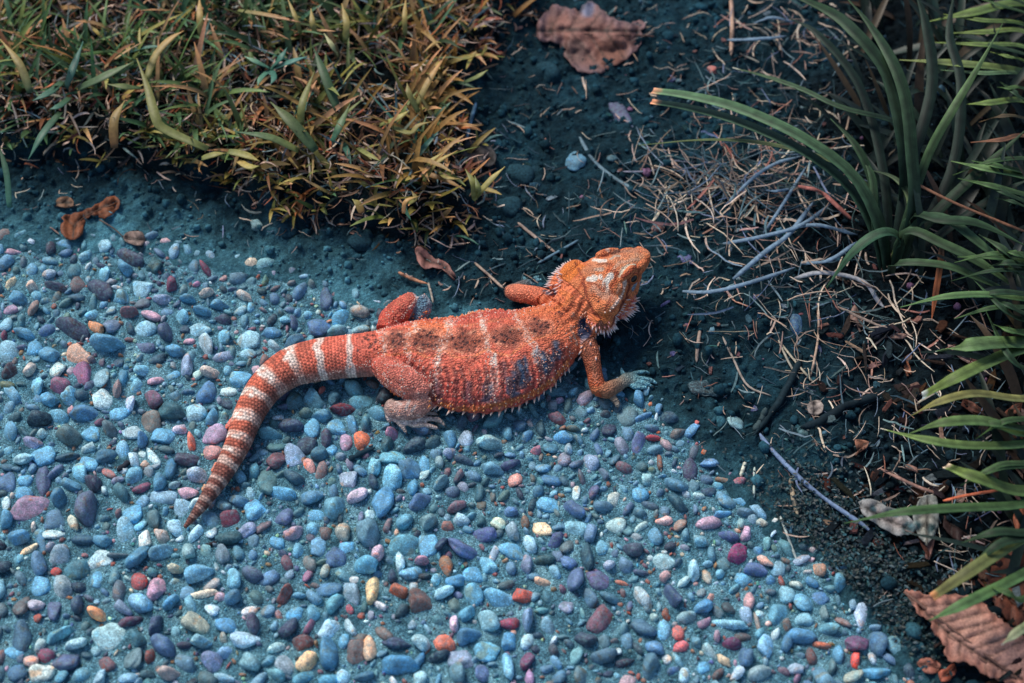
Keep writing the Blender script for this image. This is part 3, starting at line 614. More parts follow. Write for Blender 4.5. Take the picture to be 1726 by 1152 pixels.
# crumbs of soil
m_crumb = attr_mat('soil_crumb', 0.95, 0.1, 0.5, 500, 0.8, 1800, 0.0006)
cr = MB()
n = 17000
X = rng.uniform(-0.56, 0.62, n); Y = rng.uniform(-0.42, 0.55, n)
dp = sdist(PATH, X, Y); dl = sdist(LAWN, X, Y); Z = H(X, Y); SC = soil_col(X, Y)
dens = fbm2(X * 18, Y * 18, 3, 30)
for i in range(n):
    if dp[i] > 0.004 and (rng.random() < 0.90 or Z[i] < -0.003): continue
    if dl[i] > 0.02 and rng.random() < 0.7: continue
    if dens[i] < 0.4 and rng.random() < 0.6: continue
    r = min(0.0006 + rng.gamma(1.5, 0.0008), 0.0065)
    if dp[i] > -0.004: r = min(r, 0.0018)
    k = 2 if r > 0.0026 else 1
    v, f = ICO[k]
    p = v * (1 + 0.7 * (noise3(v, 1.7, i % 61) - 0.5)[:, None]) * r * rng.uniform(0.7, 1.2, 3)
    br = rng.uniform(0.6, 1.5)
    if rng.random() < 0.02: SC[i] = tone((70, 110, 130) if rng.random() < .7 else (130, 90, 120)); br = 1
    cr.add(p + (X[i], Y[i], Z[i] + r * 0.35), f, SC[i] * br)
o = cr.build('soil_crumbs', m_crumb, None, origin=(0, 0, 0))
tag(o, 'loose crumbs and clods of dark soil scattered over the ground', 'soil', kind='stuff')
# ---------------------------------------------------------------- bearded lizard
def loft(rings, cap=True):
    """closed tube through rings (k x 3 arrays)"""
    k = len(rings[0]); v = []; f = []
    for r in rings: v.extend(r)
    for i in range(len(rings) - 1):
        for j in range(k):
            a = i * k + j; b = i * k + (j + 1) % k
            f.append((a, b, b + k, a + k))
    c0 = len(v); v.append(np.mean(rings[0], 0)); c1 = len(v); v.append(np.mean(rings[-1], 0))
    for j in range(k):
        f.append((c0, (j + 1) % k, j)); f.append((c1, (len(rings) - 1) * k + j, (len(rings) - 1) * k + (j + 1) % k))
    return np.array(v), f

def cubic(keys, n):
    """smooth resampling of key rows (Catmull-Rom)"""
    K = np.array(keys, float); m = len(K); out = []
    P = np.vstack([2 * K[0] - K[1], K, 2 * K[-1] - K[-2]])
    for t in np.linspace(0, m - 1, n):
        i = min(int(t), m - 2); u = t - i
        a, b, c, d = P[i], P[i + 1], P[i + 2], P[i + 3]
        out.append(0.5 * ((2 * b) + (c - a) * u + (2 * a - 5 * b + 4 * c - d) * u * u + (3 * b - a - 3 * c + d) * u ** 3))
    return np.array(out)

GZ = 0.003       # level of the pebble tops
# photo x, y of the axis, height of the axis (mm), half width (mm), half height above, half height below
TRUNK = [(311, 890, 2.6, 1.5, 1.6, 1.6), (328, 868, 4, 3.6, 3.4, 3), (345, 845, 5.5, 5.4, 5.2, 4.4), (374, 800, 7.5, 8.0, 7.4, 6.8), (400, 750, 9, 10.2, 9.4, 8.5), (418, 702, 10.5, 12.2, 11.2, 9.5),
         (446, 655, 12, 14.4, 12.8, 11), (486, 622, 13, 17, 14.5, 12), (532, 608, 13.5, 18.5, 15.5, 12.5), (580, 602, 14, 18.6, 16.5, 13), (622, 598, 14, 19.5, 16.5, 13),
         (655, 594, 14, 21, 18.5, 13), (695, 594, 14, 29, 20.5, 13), (740, 603, 14, 39, 21, 12), (790, 611, 14, 47.5, 22.5, 12.5), (841, 605, 14.5, 47.5, 24.5, 13.5),
         (882, 592, 16, 42, 24, 15), (915, 574, 19, 34, 22.5, 17), (942, 553, 23, 26, 20, 18), (962, 532, 28, 19, 16, 15), (980, 510, 34, 15.5, 13, 13), (996, 492, 38, 15, 11, 12)]
TK = cubic(TRUNK, 240)
TC = np.array([tuple(G(r[0], r[1], r[2] * MM + GZ)) for r in TK])
TT = np.gradient(TC, axis=0); TT /= np.linalg.norm(TT, axis=1)[:, None]
TN = np.cross(TT, [0, 0, 1]); TN /= np.linalg.norm(TN, axis=1)[:, None]      # to the near side
TU = np.cross(TN, TT)
TS = np.concatenate([[0], np.cumsum(np.linalg.norm(np.diff(TC, axis=0), axis=1))])
def trunk_ring(i, k=40):
    r = TK[i]; a = np.linspace(0, 2 * math.pi, k, endpoint=False)
    ca, sa = np.cos(a), np.sin(a)
    flat = sm(600, 720, r[0]) * (1 - sm(900, 960, r[0]))
    px = 1.0 - 0.12 * flat
    x = np.sign(ca) * np.abs(ca) ** px * r[3]
    up = np.abs(sa) ** (1.0 + 0.15 * flat) * r[4]
    z = np.where(sa > 0, up, -np.abs(sa) ** 0.8 * r[5])
    return TC[i] + np.outer(x * MM, TN[i]) + np.outer(z * MM, TU[i])
parts = []
parts.append(loft([trunk_ring(i) for i in range(240)]))

LIMBS = []
def limb(keys, n=30, k=14, c=((200, 86, 58), (200, 86, 58))):
    """photo x, y, height mm, radius mm [, flattening]"""
    K = cubic([list(r) + [1.0] * (5 - len(r)) for r in keys], n)
    C = np.array([tuple(G(r[0], r[1], r[2] * MM + GZ)) for r in K])
    T = np.gradient(C, axis=0); T /= np.linalg.norm(T, axis=1)[:, None] + 1e-9
    rings = []
    for i in range(n):
        s = np.cross(T[i], [0, 0, 1.0]); s /= np.linalg.norm(s) + 1e-9; u = np.cross(s, T[i])
        a = np.linspace(0, 2 * math.pi, k, endpoint=False)
        r = max(K[i][3], 0.4) * MM
        rings.append(C[i] + np.outer(np.cos(a) * r, s) + np.outer(np.sin(a) * r * K[i][4], u))
    parts.append(loft(rings)); LIMBS.append((C, K[:, 3] * MM, np.array(c, float))); return C

# near hind leg: thigh, shin folded back, foot with toes
limb([(636, 606, 17, 9), (656, 624, 20, 12.5), (682, 642, 21, 13.5), (706, 656, 19, 12), (720, 666, 16, 9)], c=((218, 104, 84), (206, 128, 112)))
limb([(720, 670, 14, 9.5), (706, 684, 12, 9), (684, 692, 10, 8.6), (664, 690, 8, 7.6), (657, 682, 6, 5.5)], c=((196, 124, 108), (184, 164, 156)))
limb([(656, 684, 5, 5.6), (662, 697, 4.5, 5.4, .9), (674, 706, 4, 5.2, .8), (690, 710, 3.4, 4.6, .8)], c=((208, 190, 182), (204, 184, 174)))
CLAWS = []
HAND = ((104, 156, 166), (116, 172, 184)); FOOT = ((212, 196, 188), (196, 172, 160))
def toe(keys, c=None):
    C = limb(keys, 16, 10, c=c or (HAND if keys[0][0] > 800 else FOOT)); CLAWS.append((C[-1], C[-1] - C[-4]))
toe([(662, 698, 4, 3.2), (670, 710, 4.5, 2.5), (679, 720, 3.2, 2.1), (685, 730, 1.2, 1.3)])
toe([(674, 706, 4, 3.2), (696, 716, 4.4, 2.5), (716, 717, 3.4, 2.2), (738, 722, 1.2, 1.3)])
toe([(680, 706, 4, 3.2), (702, 708, 5.2, 2.6), (724, 706, 4.4, 2.3), (740, 709, 2.6, 1.8), (750, 718, 0.8, 1.2)])
toe([(680, 702, 4, 3.0), (704, 701, 4.4, 2.3), (724, 697, 3.2, 1.9), (738, 699, 1, 1.2)])
toe([(657, 688, 4, 2.8), (654, 702, 3.4, 2.1), (657, 713, 1.0, 1.2)])
# far hind leg
limb([(652, 560, 14, 10), (662, 538, 15, 11), (678, 522, 16, 10.5), (694, 510, 16, 9.0), (702, 505, 16, 6.5)], c=((206, 84, 66), (214, 120, 100)))
limb([(704, 504, 17, 8), (712, 517, 14, 8.0), (706, 533, 9, 7), (690, 545, 4, 5.5)], c=((176, 176, 180), (104, 150, 172)))
# near fore leg
limb([(966, 556, 24, 10.5), (985, 575, 23, 9.5), (996, 600, 20, 7.6), (1002, 628, 14, 6.6), (1006, 650, 9, 6.8), (1010, 660, 7, 5.8)], c=((150, 96, 78), (196, 88, 48)))
limb([(1006, 655, 8, 6.6), (1022, 658, 7, 6.8), (1036, 652, 6, 6.4), (1048, 645, 5, 5.4, .9), (1060, 639, 3.4, 6.0, .6), (1070, 638, 2.6, 5.4, .5)], c=((184, 104, 66), (96, 140, 146)))
toe([(1052, 634, 3, 2.6), (1049, 628, 3, 2.0), (1047, 621, 1.6, 1.3)])
toe([(1060, 634, 3, 2.8), (1075, 629, 3.6, 2.0), (1088, 627, 2.6, 1.7), (1096, 630, 1.2, 1.1)])
toe([(1064, 638, 3, 2.8), (1082, 638, 3.8, 2.1), (1096, 641, 2.8, 1.8), (1107, 647, 1.0, 1.1)])
toe([(1064, 641, 3, 2.8), (1078, 646, 3.4, 2.0), (1090, 647, 2.0, 1.6), (1100, 652, 1.0, 1.0)])
toe([(1058, 645, 3, 2.8), (1066, 651, 3, 2.1), (1078, 654, 2.2, 1.8), (1091, 654, 1.0, 1.1)])
toe([(1028, 662, 4, 3.8), (1034, 671, 3.6, 3.0), (1040, 679, 2.8, 2.6), (1041, 687, 1.4, 1.8)], ((140, 116, 96), (128, 124, 118)))
# far fore leg
limb([(935, 510, 20, 9), (912, 502, 19, 8.5), (885, 496, 18, 8.2), (864, 493, 16, 7.0), (857, 492, 14, 4.6)], c=((222, 112, 76), (232, 144, 112)))
limb([(858, 493, 14, 6), (870, 488, 9, 5.6), (884, 481, 5, 4.8), (894, 478, 3, 4.5, .6), (902, 477, 2.4, 4.2, .5)], c=((150, 110, 96), (84, 130, 146)))
toe([(890, 478, 3, 2.6), (884, 470, 3, 2.0), (885, 463, 1.4, 1.2)])
toe([(898, 476, 3, 2.6), (908, 473, 3.4, 2.1), (918, 474, 2.4, 1.7), (925, 478, 1, 1.1)])
toe([(896, 475, 3, 2.4), (903, 468, 3, 1.8), (912, 466, 1.6, 1.2)])

# head in its own frame: x forward, y to the left (far side), z up, millimetres
HYAW, HPITCH, HROLL = math.radians(37), math.radians(5), math.radians(-4)
HO = G(988, 497, 0.040 + GZ)
HM = Matrix.Rotation(HYAW, 4, 'Z') @ Matrix.Rotation(-HPITCH, 4, 'Y') @ Matrix.Rotation(HROLL, 4, 'X')
HMn = np.array(HM.to_3x3())
def hw(p):
    p = np.atleast_2d(np.asarray(p, float)) * MM * (1.015, 1.07, 1.05)
    return p @ HMn.T + np.array(tuple(HO))
def hlocal(p): return (np.asarray(p) - np.array(tuple(HO))) @ HMn / MM
HST = [(-24, 12, 7, -10, -2), (-14, 17.5, 10, -15, -2), (-6, 24.5, 13.5, -19, -1), (4, 25.5, 16, -20, 0), (14, 23, 17.5, -19, 0), (24, 19.5, 17.5, -17, 0),
       (33, 16.2, 16, -15, 0), (41, 14, 13.4, -13, 0), (49, 11.6, 10.3, -11, 0), (56, 9.4, 7.8, -9.2, 0), (61.5, 7.0, 5.6, -7.4, 0), (65, 3.6, 2.6, -4.6, 0)]
HK = cubic(HST, 60)
rings = []
for r in HK:
    a = np.linspace(0, 2 * math.pi, 40, endpoint=False); ca, sa = np.cos(a), np.sin(a)
    w = r[1] * (1 - 0.14 * np.maximum(sa, 0) ** 2)      # narrower crown, wide jaw
    y = np.sign(ca) * np.abs(ca) ** 0.9 * w
    z = np.where(sa > 0, np.abs(sa) ** 0.85 * r[2], -np.abs(sa) ** 0.9 * -r[3]) + r[4] * 0
    rings.append(hw(np.stack([np.full(40, r[0]), y, z], 1)))
parts.append(loft(rings))
def blob(c, r, rot=0.0, tilt=0.0):
    v, f = ICO[3]
    R = np.array(Matrix.Rotation(rot, 3, 'Z') @ Matrix.Rotation(tilt, 3, 'Y'))
    parts.append((hw((v * r) @ R.T + c), [tuple(q) for q in f]))
for s in (1, -1):
    blob((-6, s * 23.5, -5), (12.5, 8.5, 11), s * 0.25)        # jowl
    blob((12, s * 18, -3), (15, 7.5, 10), s * -0.2)              # jaw muscle
    blob((34, s * 12.6, 12.6), (11, 3.4, 3.8), s * -0.28, 0.16)  # brow ridge
    blob((50, s * 8.6, 5.0), (9, 3.0, 3.0), s * -0.28, 0.25)     # snout ridge
    blob((37, s * 11.6, 6.5), (6.2, 4.6, 5.0), s * -0.2)         # eyeball swelling
    blob((24, s * 15.5, 6), (9, 4, 5), s * -0.2)
    blob((58, s * 4.4, 2.5), (5, 3.5, 4.0))
    blob((30, s * 13.5, -8), (22, 4.5, 4.5), s * -0.28, 0.05)    # lip
for s in (1, -1):
    blob((3, s * 21.5, 3), (13.5, 8.5, 10), s * 0.2)
    blob((20, s * 10, -21), (17, 10, 9), s * -0.35, 0.1); blob((32, s * 7.5, -15), (15, 8, 7), s * -0.3, 0.1)
for s in (1, -1): blob((24, s * 15, -19), (15, 9, 9.5), s * -0.3); blob((34, s * 11, -13), (13, 7, 7), s * -0.3, 0.1)
blob((4, -8, -20), (15, 15, 9)); blob((14, -3, -20), (16, 12, 8))   # throat pouch
blob((-10, 0, 6), (11, 12, 7))

bv, bf = [], []; off = 0
for v, f in parts:
    bv.append(v); bf.extend([tuple(int(k) + off for k in q) for q in f]); off += len(v)
me = bpy.data.meshes.new('body'); me.from_pydata(np.concatenate(bv).tolist(), [], bf)
tmp = bpy.data.objects.new('body_tmp', me); COL.objects.link(tmp)
md = tmp.modifiers.new('r', 'REMESH'); md.mode = 'VOXEL'; md.voxel_size = 0.00072
md = tmp.modifiers.new('s', 'SMOOTH'); md.factor = 0.5; md.iterations = 5
bpy.context.view_layer.update()
em = bpy.data.meshes.new_from_object(tmp.evaluated_get(bpy.context.evaluated_depsgraph_get()))
bpy.data.objects.remove(tmp)
body_me = em; body_me.name = 'body'
nv = len(em.vertices)
P = np.zeros(nv * 3, np.float32); em.vertices.foreach_get('co', P); P = P.reshape(-1, 3).astype(float)
NR = np.zeros(nv * 3, np.float32); em.vertices.foreach_get('normal', NR); NR = NR.reshape(-1, 3).astype(float)

# coordinates along and around the trunk
near_i = np.zeros(nv, int); best = np.full(nv, 1e9)
for k in range(0, 240, 2):
    d = ((P - TC[k]) ** 2).sum(1); m = d < best; best[m] = d[m]; near_i[m] = k
dv = P - TC[near_i]
al = (dv * TT[near_i]).sum(1)
lat = (dv * TN[near_i]).sum(1); upv = (dv * TU[near_i]).sum(1)
s_mm = (TS[near_i] + al) * 1000
ang = np.arctan2(lat, np.maximum(upv, -1) + 0.004)           # 0 on the back, + on the near flank
XT = np.interp(s_mm / 1000, TS, TK[:, 0])                     # axis position as a photo x
ISX = np.interp(s_mm / 1000, TS, np.arange(240))
RW = np.interp(ISX, np.arange(240), TK[:, 3])
hl = hlocal(P)
is_head = (hl[:, 0] > -8 + 3 * np.abs(hl[:, 2] < 0)) & (np.abs(hl[:, 1]) < 40) & (hl[:, 0] < 75)
in_ell = (lat / (RW * MM)) ** 2 + np.where(upv > 0, upv / (np.interp(ISX, np.arange(240), TK[:, 4]) * MM), upv / (np.interp(ISX, np.arange(240), TK[:, 5]) * MM)) ** 2
is_neck = (hl[:, 0] > -30) & (np.abs(hl[:, 1]) < 30) & (hl[:, 2] > -17 - .0 * hl[:, 0])
is_limb = (~is_head) & (in_ell > 1.22) & (XT > 630) & ~is_neck
is_trunk = ~is_head & ~is_limb

# small relief: folds on the flanks, ridges, neck wrinkles
disp = np.zeros(nv)
fl = np.abs(lat) / (RW * MM)
body_w = sm(640, 700, XT) * (1 - sm(930, 965, XT)) * is_trunk
wob = noise3(P, 90, 1) * 5
disp += body_w * sm(0.25, 0.8, fl) * np.sin(s_mm * 0.75 + wob * 1.6 + ang * 1.5) * 0.0005
disp += body_w * (noise3(P, 120, 2) - 0.5) * 0.0022
disp += body_w * (noise3(P, 330, 7) - 0.5) * 0.0011
disp += (sm(925, 960, XT) * is_trunk) * np.sin(lat * 900 + noise3(P, 80, 4) * 5) * 0.0006
disp += (is_limb | is_head) * (noise3(P, 200, 5) - 0.5) * 0.0009
tailw = is_trunk * (1 - sm(560, 640, XT))
P2 = P + NR * disp[:, None]
# mouth groove and eye socket
for s in (1, -1):
    jm = is_head & (s * hl[:, 1] > 2)
    lz = -4.5 - 0.10 * (50 - hl[:, 0]) + 0.0 * s
    g = np.exp(-((hl[:, 2] - lz) / 0.8) ** 2) * sm(12, 18, hl[:, 0]) * jm * (1 - sm(62, 65, hl[:, 0]))
    P2 -= NR * (g * 0.0009)[:, None]
em.vertices.foreach_set('co', P2.astype(np.float32).ravel()); em.update()
bvh = BVHTree.FromPolygons([tuple(p) for p in P2.tolist()], [tuple(p.vertices) for p in em.polygons])
em.vertices.foreach_get('normal', (tmpn := np.zeros(nv * 3, np.float32))); NR = tmpn.reshape(-1, 3).astype(float)

def hit(px, py):
    d = raydir(px, py)
    loc, nor, i, dist = bvh.ray_cast(CAM, d)
    if loc is None:
        q = CAM + d * ((0.03 - CAM.z) / d.z)
        loc, nor, i, dist = bvh.find_nearest(q)
    return loc, nor

# ---- skin colours (sRGB while painting)
O1 = np.array((232, 112, 88.)); O2 = np.array((234, 126, 80.)); RED = np.array((188, 72, 64.)); BR = np.array((140, 76, 60.)); DK = np.array((66, 36, 36.))
CRM = np.array((244, 224, 208.)); GB = np.array((62, 86, 112.)); PALE = np.array((150, 172, 176.)); TDK = np.array((92, 62, 58.))
colr = np.tile(O1, (nv, 1))
na = noise3(P, 60, 11); nb = noise3(P, 260, 12); nc = noise3(P, 700, 13)
def blend(c, m):
    global colr
    m = np.clip(m, 0, 1)[:, None]; colr = colr * (1 - m) + np.asarray(c) * m
blend(O2, sm(860, 960, XT) * is_trunk * 0.9)
blend(RED, is_trunk * sm(0.45, 0.9, fl) * (1 - sm(900, 960, XT)) * sm(600, 660, XT) * 0.7)
blend(BR, is_trunk * sm(0.5, 0.75, nb) * 0.25 * (1 - sm(900, 960, XT)))
blend((236, 128, 74), is_trunk * (lat < 0) * sm(0.3, .7, na) * body_w * 0.6)
# tail
blend((206, 104, 72), is_trunk * (1 - sm(400, 600, XT)) * 0.6); blend(BR, is_trunk * (1 - sm(360, 640, XT)) * 0.6 * sm(.35, .7, na * .5 + nb * .5))
blend(TDK, is_trunk * (1 - sm(335, 430, XT)) * 0.8)
blend(TDK, is_trunk * (1 - sm(430, 520, XT)) * sm(0.0, 0.9, ang) * 0.7)  # shaded near side of the tail, darkened in the skin colour
blend((150, 130, 122), is_trunk * (1 - sm(600, 660, XT)) * sm(0.75, 1.35, ang) * sm(400, 500, XT) * 0.75)
# trunk bands
def band_at(px, py):
    l, n = hit(px, py); d = ((TC - np.array(l)) ** 2).sum(1); return TS[int(d.argmin())] * 1000
BANDS = [(586, 590, 3.0, .85, 'a'), (537, 600, 3.6, .9, 'a'), (494, 608, 4.6, .95, 'l'), (463, 640, 5.2, .95, 'l'), (436, 668, 5.0, .9, 'l'), (414, 700, 4.8, .9, 'l'), (402, 733, 4.2, .85, 'l'),
         (393, 758, 3.2, .75, 'l'), (386, 778, 3.2, .65, 'a'), (370, 806, 2.6, .55, 'a'), (359, 825, 2.4, .5, 'a'), (348, 841, 2.2, .45, 'a'), (337, 856, 2.0, .4, 'a'), (326, 870, 1.8, .35, 'a'),
         (645, 575, 2.2, .9, 'b'), (690, 575, 2.8, 1, 'b'), (751, 570, 3.4, 1, 'b'), (821, 566, 3.6, 1, 'b'), (883, 556, 3.4, 1, 'b')]
BS = []
for px, py, w, k, ty in BANDS:
    s0 = band_at(px, py); BS.append(s0)
    jag = (noise3(P, 110, 21 + int(px) % 7) - 0.5) * 9.0 + (nb - 0.5) * 4.0
    d = np.abs(s_mm - s0 + jag * (1.0 if ty == 'b' else .6) - (np.abs(lat) * 60 if ty != 'b' else 0))
    m = (1 - sm(w * 0.6, w * 1.25, d)) * k * is_trunk
    if ty == 'l': m = m * (1 - 0.7 * sm(0.0, 0.9, ang)) * (0.5 + 0.5 * sm(.3, .6, nb)) + (1 - sm(w * .4, w, d)) * is_trunk * 0.15
    if ty == 'b': m = m * (1 - 0.75 * sm(0.45, 0.95, fl)) * (0.3 + 0.7 * sm(0.40, 0.58, nc * .6 + nb * .4))
    blend(CRM, m)
# far flank, never seen from here: pale throatward tone
def stroke(pts, r, c, k=1.0, soft=0.45, rag=0.35, where=None, rag_f=300):
    """a painted mark along photo positions that are carried onto the skin"""
    q = [np.array(hit(*p)[0]) for p in pts]
    rr = r * PXM
    lo_ = np.min(q, 0) - rr * 2.2; hi_ = np.max(q, 0) + rr * 2.2
    ix = np.where((P2[:, 0] > lo_[0]) & (P2[:, 0] < hi_[0]) & (P2[:, 1] > lo_[1]) & (P2[:, 1] < hi_[1]) & (P2[:, 2] > lo_[2]) & (P2[:, 2] < hi_[2]))[0]
    if not len(ix): return
    Q = P2[ix]
    d = np.full(len(ix), 1e9)
    if len(q) == 1: d = np.linalg.norm(Q - q[0], axis=1)
    for a, b in zip(q[:-1], q[1:]):
        e = b - a; t = np.clip(((Q - a) @ e) / (e @ e + 1e-12), 0, 1)
        d = np.minimum(d, np.linalg.norm(Q - a - t[:, None] * e, axis=1))
    d = d + (noise3(Q, rag_f, int(pts[0][0]) % 31) - 0.5) * 2 * rag * rr
    m = ((1 - sm(rr * (1 - soft), rr * (1 + soft), d)) * k)[:, None]
    colr[ix] = colr[ix] * (1 - m) + np.asarray(c, float) * m
# saddles
for x, y, w, h in ((667, 571, 13, 13), (719, 574, 15, 16), (784, 575, 21, 18), (857, 566, 19, 15), (905, 550, 14, 12)):
    stroke([(x - w * .6, y), (x + w * .6, y)], h * 1.5, (244, 158, 124), 0.6, 0.3, 0.4, None, 200); stroke([(x - w * .95, y + 1), (x + w * .95, y + 1)], h * .8, BR, 0.6, 0.35, 0.6, None, 260); stroke([(x, y - h * .35), (x + 1, y + h * .55)], h * 1.0, BR * .9, 0.6, 0.35, 0.6, None, 260); stroke([(x + w * .8, y - h * .9), (x + w * .2, y - h * .7)], 2, (246, 178, 140), .5, .5, .9); stroke([(x - w * .9, y + h * .8), (x - w * .2, y + h * 1.2)], 2, (246, 178, 140), .5, .5, .9)
# dark round scales in the saddles
for x, y, w, h in ((667, 571, 18, 15), (719, 574, 21, 18), (784, 575, 27, 19), (857, 566, 27, 17), (908, 548, 20, 14), (620, 580, 22, 18), (940, 535, 12, 10)):
    n = int(w * h / 20)
    for _ in range(n):
        t = rng.uniform(0, 6.28); r = math.sqrt(rng.random())
        stroke([(x + w * r * math.cos(t), y + h * r * math.sin(t))], rng.uniform(1.4, 2.9), DK * rng.uniform(.8, 1.2), 0.9, 0.4, 0.1)
# the scalloped pale line along the near side
stroke([(640, 590), (655, 599), (672, 597), (690, 590), (706, 596), (722, 604), (738, 598), (750, 591), (766, 602), (785, 603), (805, 598), (822, 588), (840, 596), (858, 600), (872, 590), (886, 580), (905, 570), (928, 565), (946, 550)],
       2.0, (238, 140, 92), 0.75, 0.5, 0.6)
stroke([(640, 556), (690, 554), (740, 547), (790, 549), (840, 540), (890, 528), (930, 512)], 2.6, (236, 140, 96), 0.6, 0.5, 0.7)
for x, y, w, h, k in ((880, 628, 12, 20, .95), (922, 612, 10, 18, .92), (938, 592, 7, 14, .85), (864, 648, 11, 15, .8), (822, 662, 10, 16, .6), (790, 660, 7, 18, .4), (739, 660, 7, 22, .45), (905, 600, 5, 12, .4), (850, 625, 6, 14, .35)):
    stroke([(x, y - h * .6), (x, y + h * .6)], w, GB, k, 0.5, 0.7, None, 260)
for x in range(700, 950, 13):      # shadow in the flank folds, painted on as dark streaks
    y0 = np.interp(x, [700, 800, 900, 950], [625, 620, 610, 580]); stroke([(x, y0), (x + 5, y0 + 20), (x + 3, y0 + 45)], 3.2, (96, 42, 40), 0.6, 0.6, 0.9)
stroke([(745, 682), (790, 690), (840, 683), (880, 669), (910, 657), (938, 636), (957, 610)], 5, (196, 104, 50), 0.7, 0.5, 0.5)
stroke([(745, 520), (840, 515), (890, 506)], 5, (240, 120, 70), 0.6, 0.5, 0.5)  # highlight on the back's upper edge, painted as brighter orange
stroke([(648, 612), (668, 608), (695, 616), (716, 632), (730, 650), (738, 672)], 2.6, (96, 36, 34), .7, .5, .4)  # shade between thigh and body, painted as a dark line
# shoulder and neck
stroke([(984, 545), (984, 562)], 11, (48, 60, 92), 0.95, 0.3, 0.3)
stroke([(984, 575), (986, 582)], 7, (150, 150, 165), 0.6, 0.4, 0.6)
stroke([(966, 530), (962, 555), (972, 580)], 2.4, (232, 176, 146), 0.7, 0.4, 0.7)
stroke([(945, 492), (962, 500), (950, 515), (930, 520)], 5, (232, 130, 70), .6)
stroke([(975, 498), (960, 520), (945, 535)], 3, (150, 66, 40), .55); stroke([(985, 505), (975, 525)], 2.6, (150, 66, 40), .5)
# head
blend((236, 136, 84), is_head * 0.95)
blend((196, 88, 50), is_head * sm(0.5, 0.7, nb) * 0.45)
blend((236, 128, 50), is_head * (hl[:, 1] > 12) * (hl[:, 0] < 12) * 0.7)
def z2(*a): return [(880 + a[i] / 5.76, 380 + a[i + 1] / 5.76) for i in range(0, len(a), 2)]
stroke(z2(620, 330, 700, 400, 900, 330, 1080, 270), 9, (228, 160, 122), .5, .6, .7); stroke(z2(700, 560, 780, 650, 860, 700), 11, (224, 158, 128), .5, .6, .7); stroke(z2(900, 480, 960, 440, 1040, 350, 1150, 290), 6, (236, 178, 140), .5, .6, .6)
HC = (250, 244, 230)
stroke(z2(830, 240, 880, 205, 950, 195, 1000, 205), 4.0, HC, .95, .3, .3)
stroke(z2(650, 320, 700, 335, 760, 345, 800, 340), 4.8, HC, .9, .35, .4)
stroke(z2(715, 430, 770, 430), 4.0, (206, 178, 156), .85, .35, .4)
stroke(z2(640, 520, 700, 530), 4.0, HC, .9, .3, .4); stroke(z2(690, 490, 720, 510), 3.4, HC, .85)
stroke(z2(760, 490, 765, 515), 3.1, HC, .8)
stroke(z2(860, 490, 830, 530, 815, 560, 815, 620), 5.6, HC, .92, .35, .3)
stroke(z2(1090, 375, 1040, 390, 990, 425, 955, 490), 4.2, (222, 206, 180), .98, .3, .2)
stroke(z2(1130, 330, 1030, 345, 950, 360, 900, 410, 880, 440), 2.9, (222, 168, 136), .8, .4, .4)
stroke(z2(860, 330, 900, 300, 940, 295), 3.1, (206, 190, 170), .8, .4, .4)
stroke(z2(900, 280, 960, 260, 1030, 250, 1100, 240), 6, (166, 118, 96), .75, .6, .6)
stroke(z2(1100, 240, 1180, 240, 1220, 260), 6, (232, 150, 112), .6, .6, .5)
stroke(z2(610, 430, 660, 440), 8, (196, 132, 100), .6, .6, .5)
stroke(z2(740, 380, 800, 370, 850, 380), 2.6, (140, 76, 50), .7, .5, .5)
stroke(z2(830, 440, 900, 440, 910, 540, 860, 600), 2.4, (176, 76, 40), .7, .5, .5)
stroke(z2(700, 600, 760, 640, 830, 680), 9, (212, 156, 128), .7, .7, .6)
stroke(z2(920, 460, 980, 500, 1030, 470, 1100, 400), 3.0, (150, 62, 34), .85, .4, .3)
stroke(z2(1000, 545, 990, 600, 985, 650, 960, 700, 920, 750, 870, 800), 3.4, (232, 206, 190), .85, .4, .5)
stroke(z2(950, 570, 930, 640, 910, 700), 2.2, (232, 180, 150), .6, .4, .5)
stroke(z2(1100, 560, 1080, 620), 3.8, (140, 158, 172), .95, .3, .2)
stroke(z2(1050, 540, 1040, 620, 1010, 700, 960, 790, 900, 900, 870, 980), 5, (116, 44, 30), .85, .5, .4)
stroke(z2(1130, 440, 1110, 540), 4.5, (140, 66, 42), .6, .5, .5)
stroke(z2(1230, 330, 1190, 450, 1160, 600, 1120, 720), 5, (178, 80, 46), .6, .5, .5)
stroke(z2(1080, 760, 1040, 830, 980, 900, 900, 960), 9, (222, 92, 84), .9, .5, .4); stroke(z2(1095, 700, 1075, 800, 1020, 900), 3, (226, 150, 150), .7, .5, .7)
stroke(z2(1095, 830, 1060, 930, 980, 1000), 4, (190, 160, 170), .7, .5, .5)
stroke(z2(600, 620, 640, 740, 620, 860), 4, (228, 130, 84), .6, .6, .6)
stroke(z2(600, 520, 560, 600, 480, 680), 2.6, (160, 66, 34), .7, .5, .5); stroke(z2(520, 370, 600, 530), 2.0, (150, 70, 44), .7, .4, .5)
stroke(z2(740, 900, 800, 900), 9, (236, 124, 56), .7, .6, .4)
stroke(z2(790, 1070, 900, 1070), 6, (170, 168, 160), .9, .4, .3)
stroke([(1008.5, 508.5)], 2.6, (50, 26, 24), .95, .3, .1)
stroke(z2(600, 560, 620, 660, 650, 760, 700, 860, 760, 900), 2.4, (140, 58, 36), .7, .4, .4)
stroke(z2(880, 640, 850, 740, 800, 830), 2.2, (150, 66, 40), .6, .4, .4)
stroke(z2(800, 250, 860, 240, 830, 300, 780, 300), 2.2, (150, 70, 46), .6, .4, .5)
stroke(z2(640, 560, 720, 570, 790, 640, 800, 560), 2.2, (170, 78, 46), .6, .4, .5)
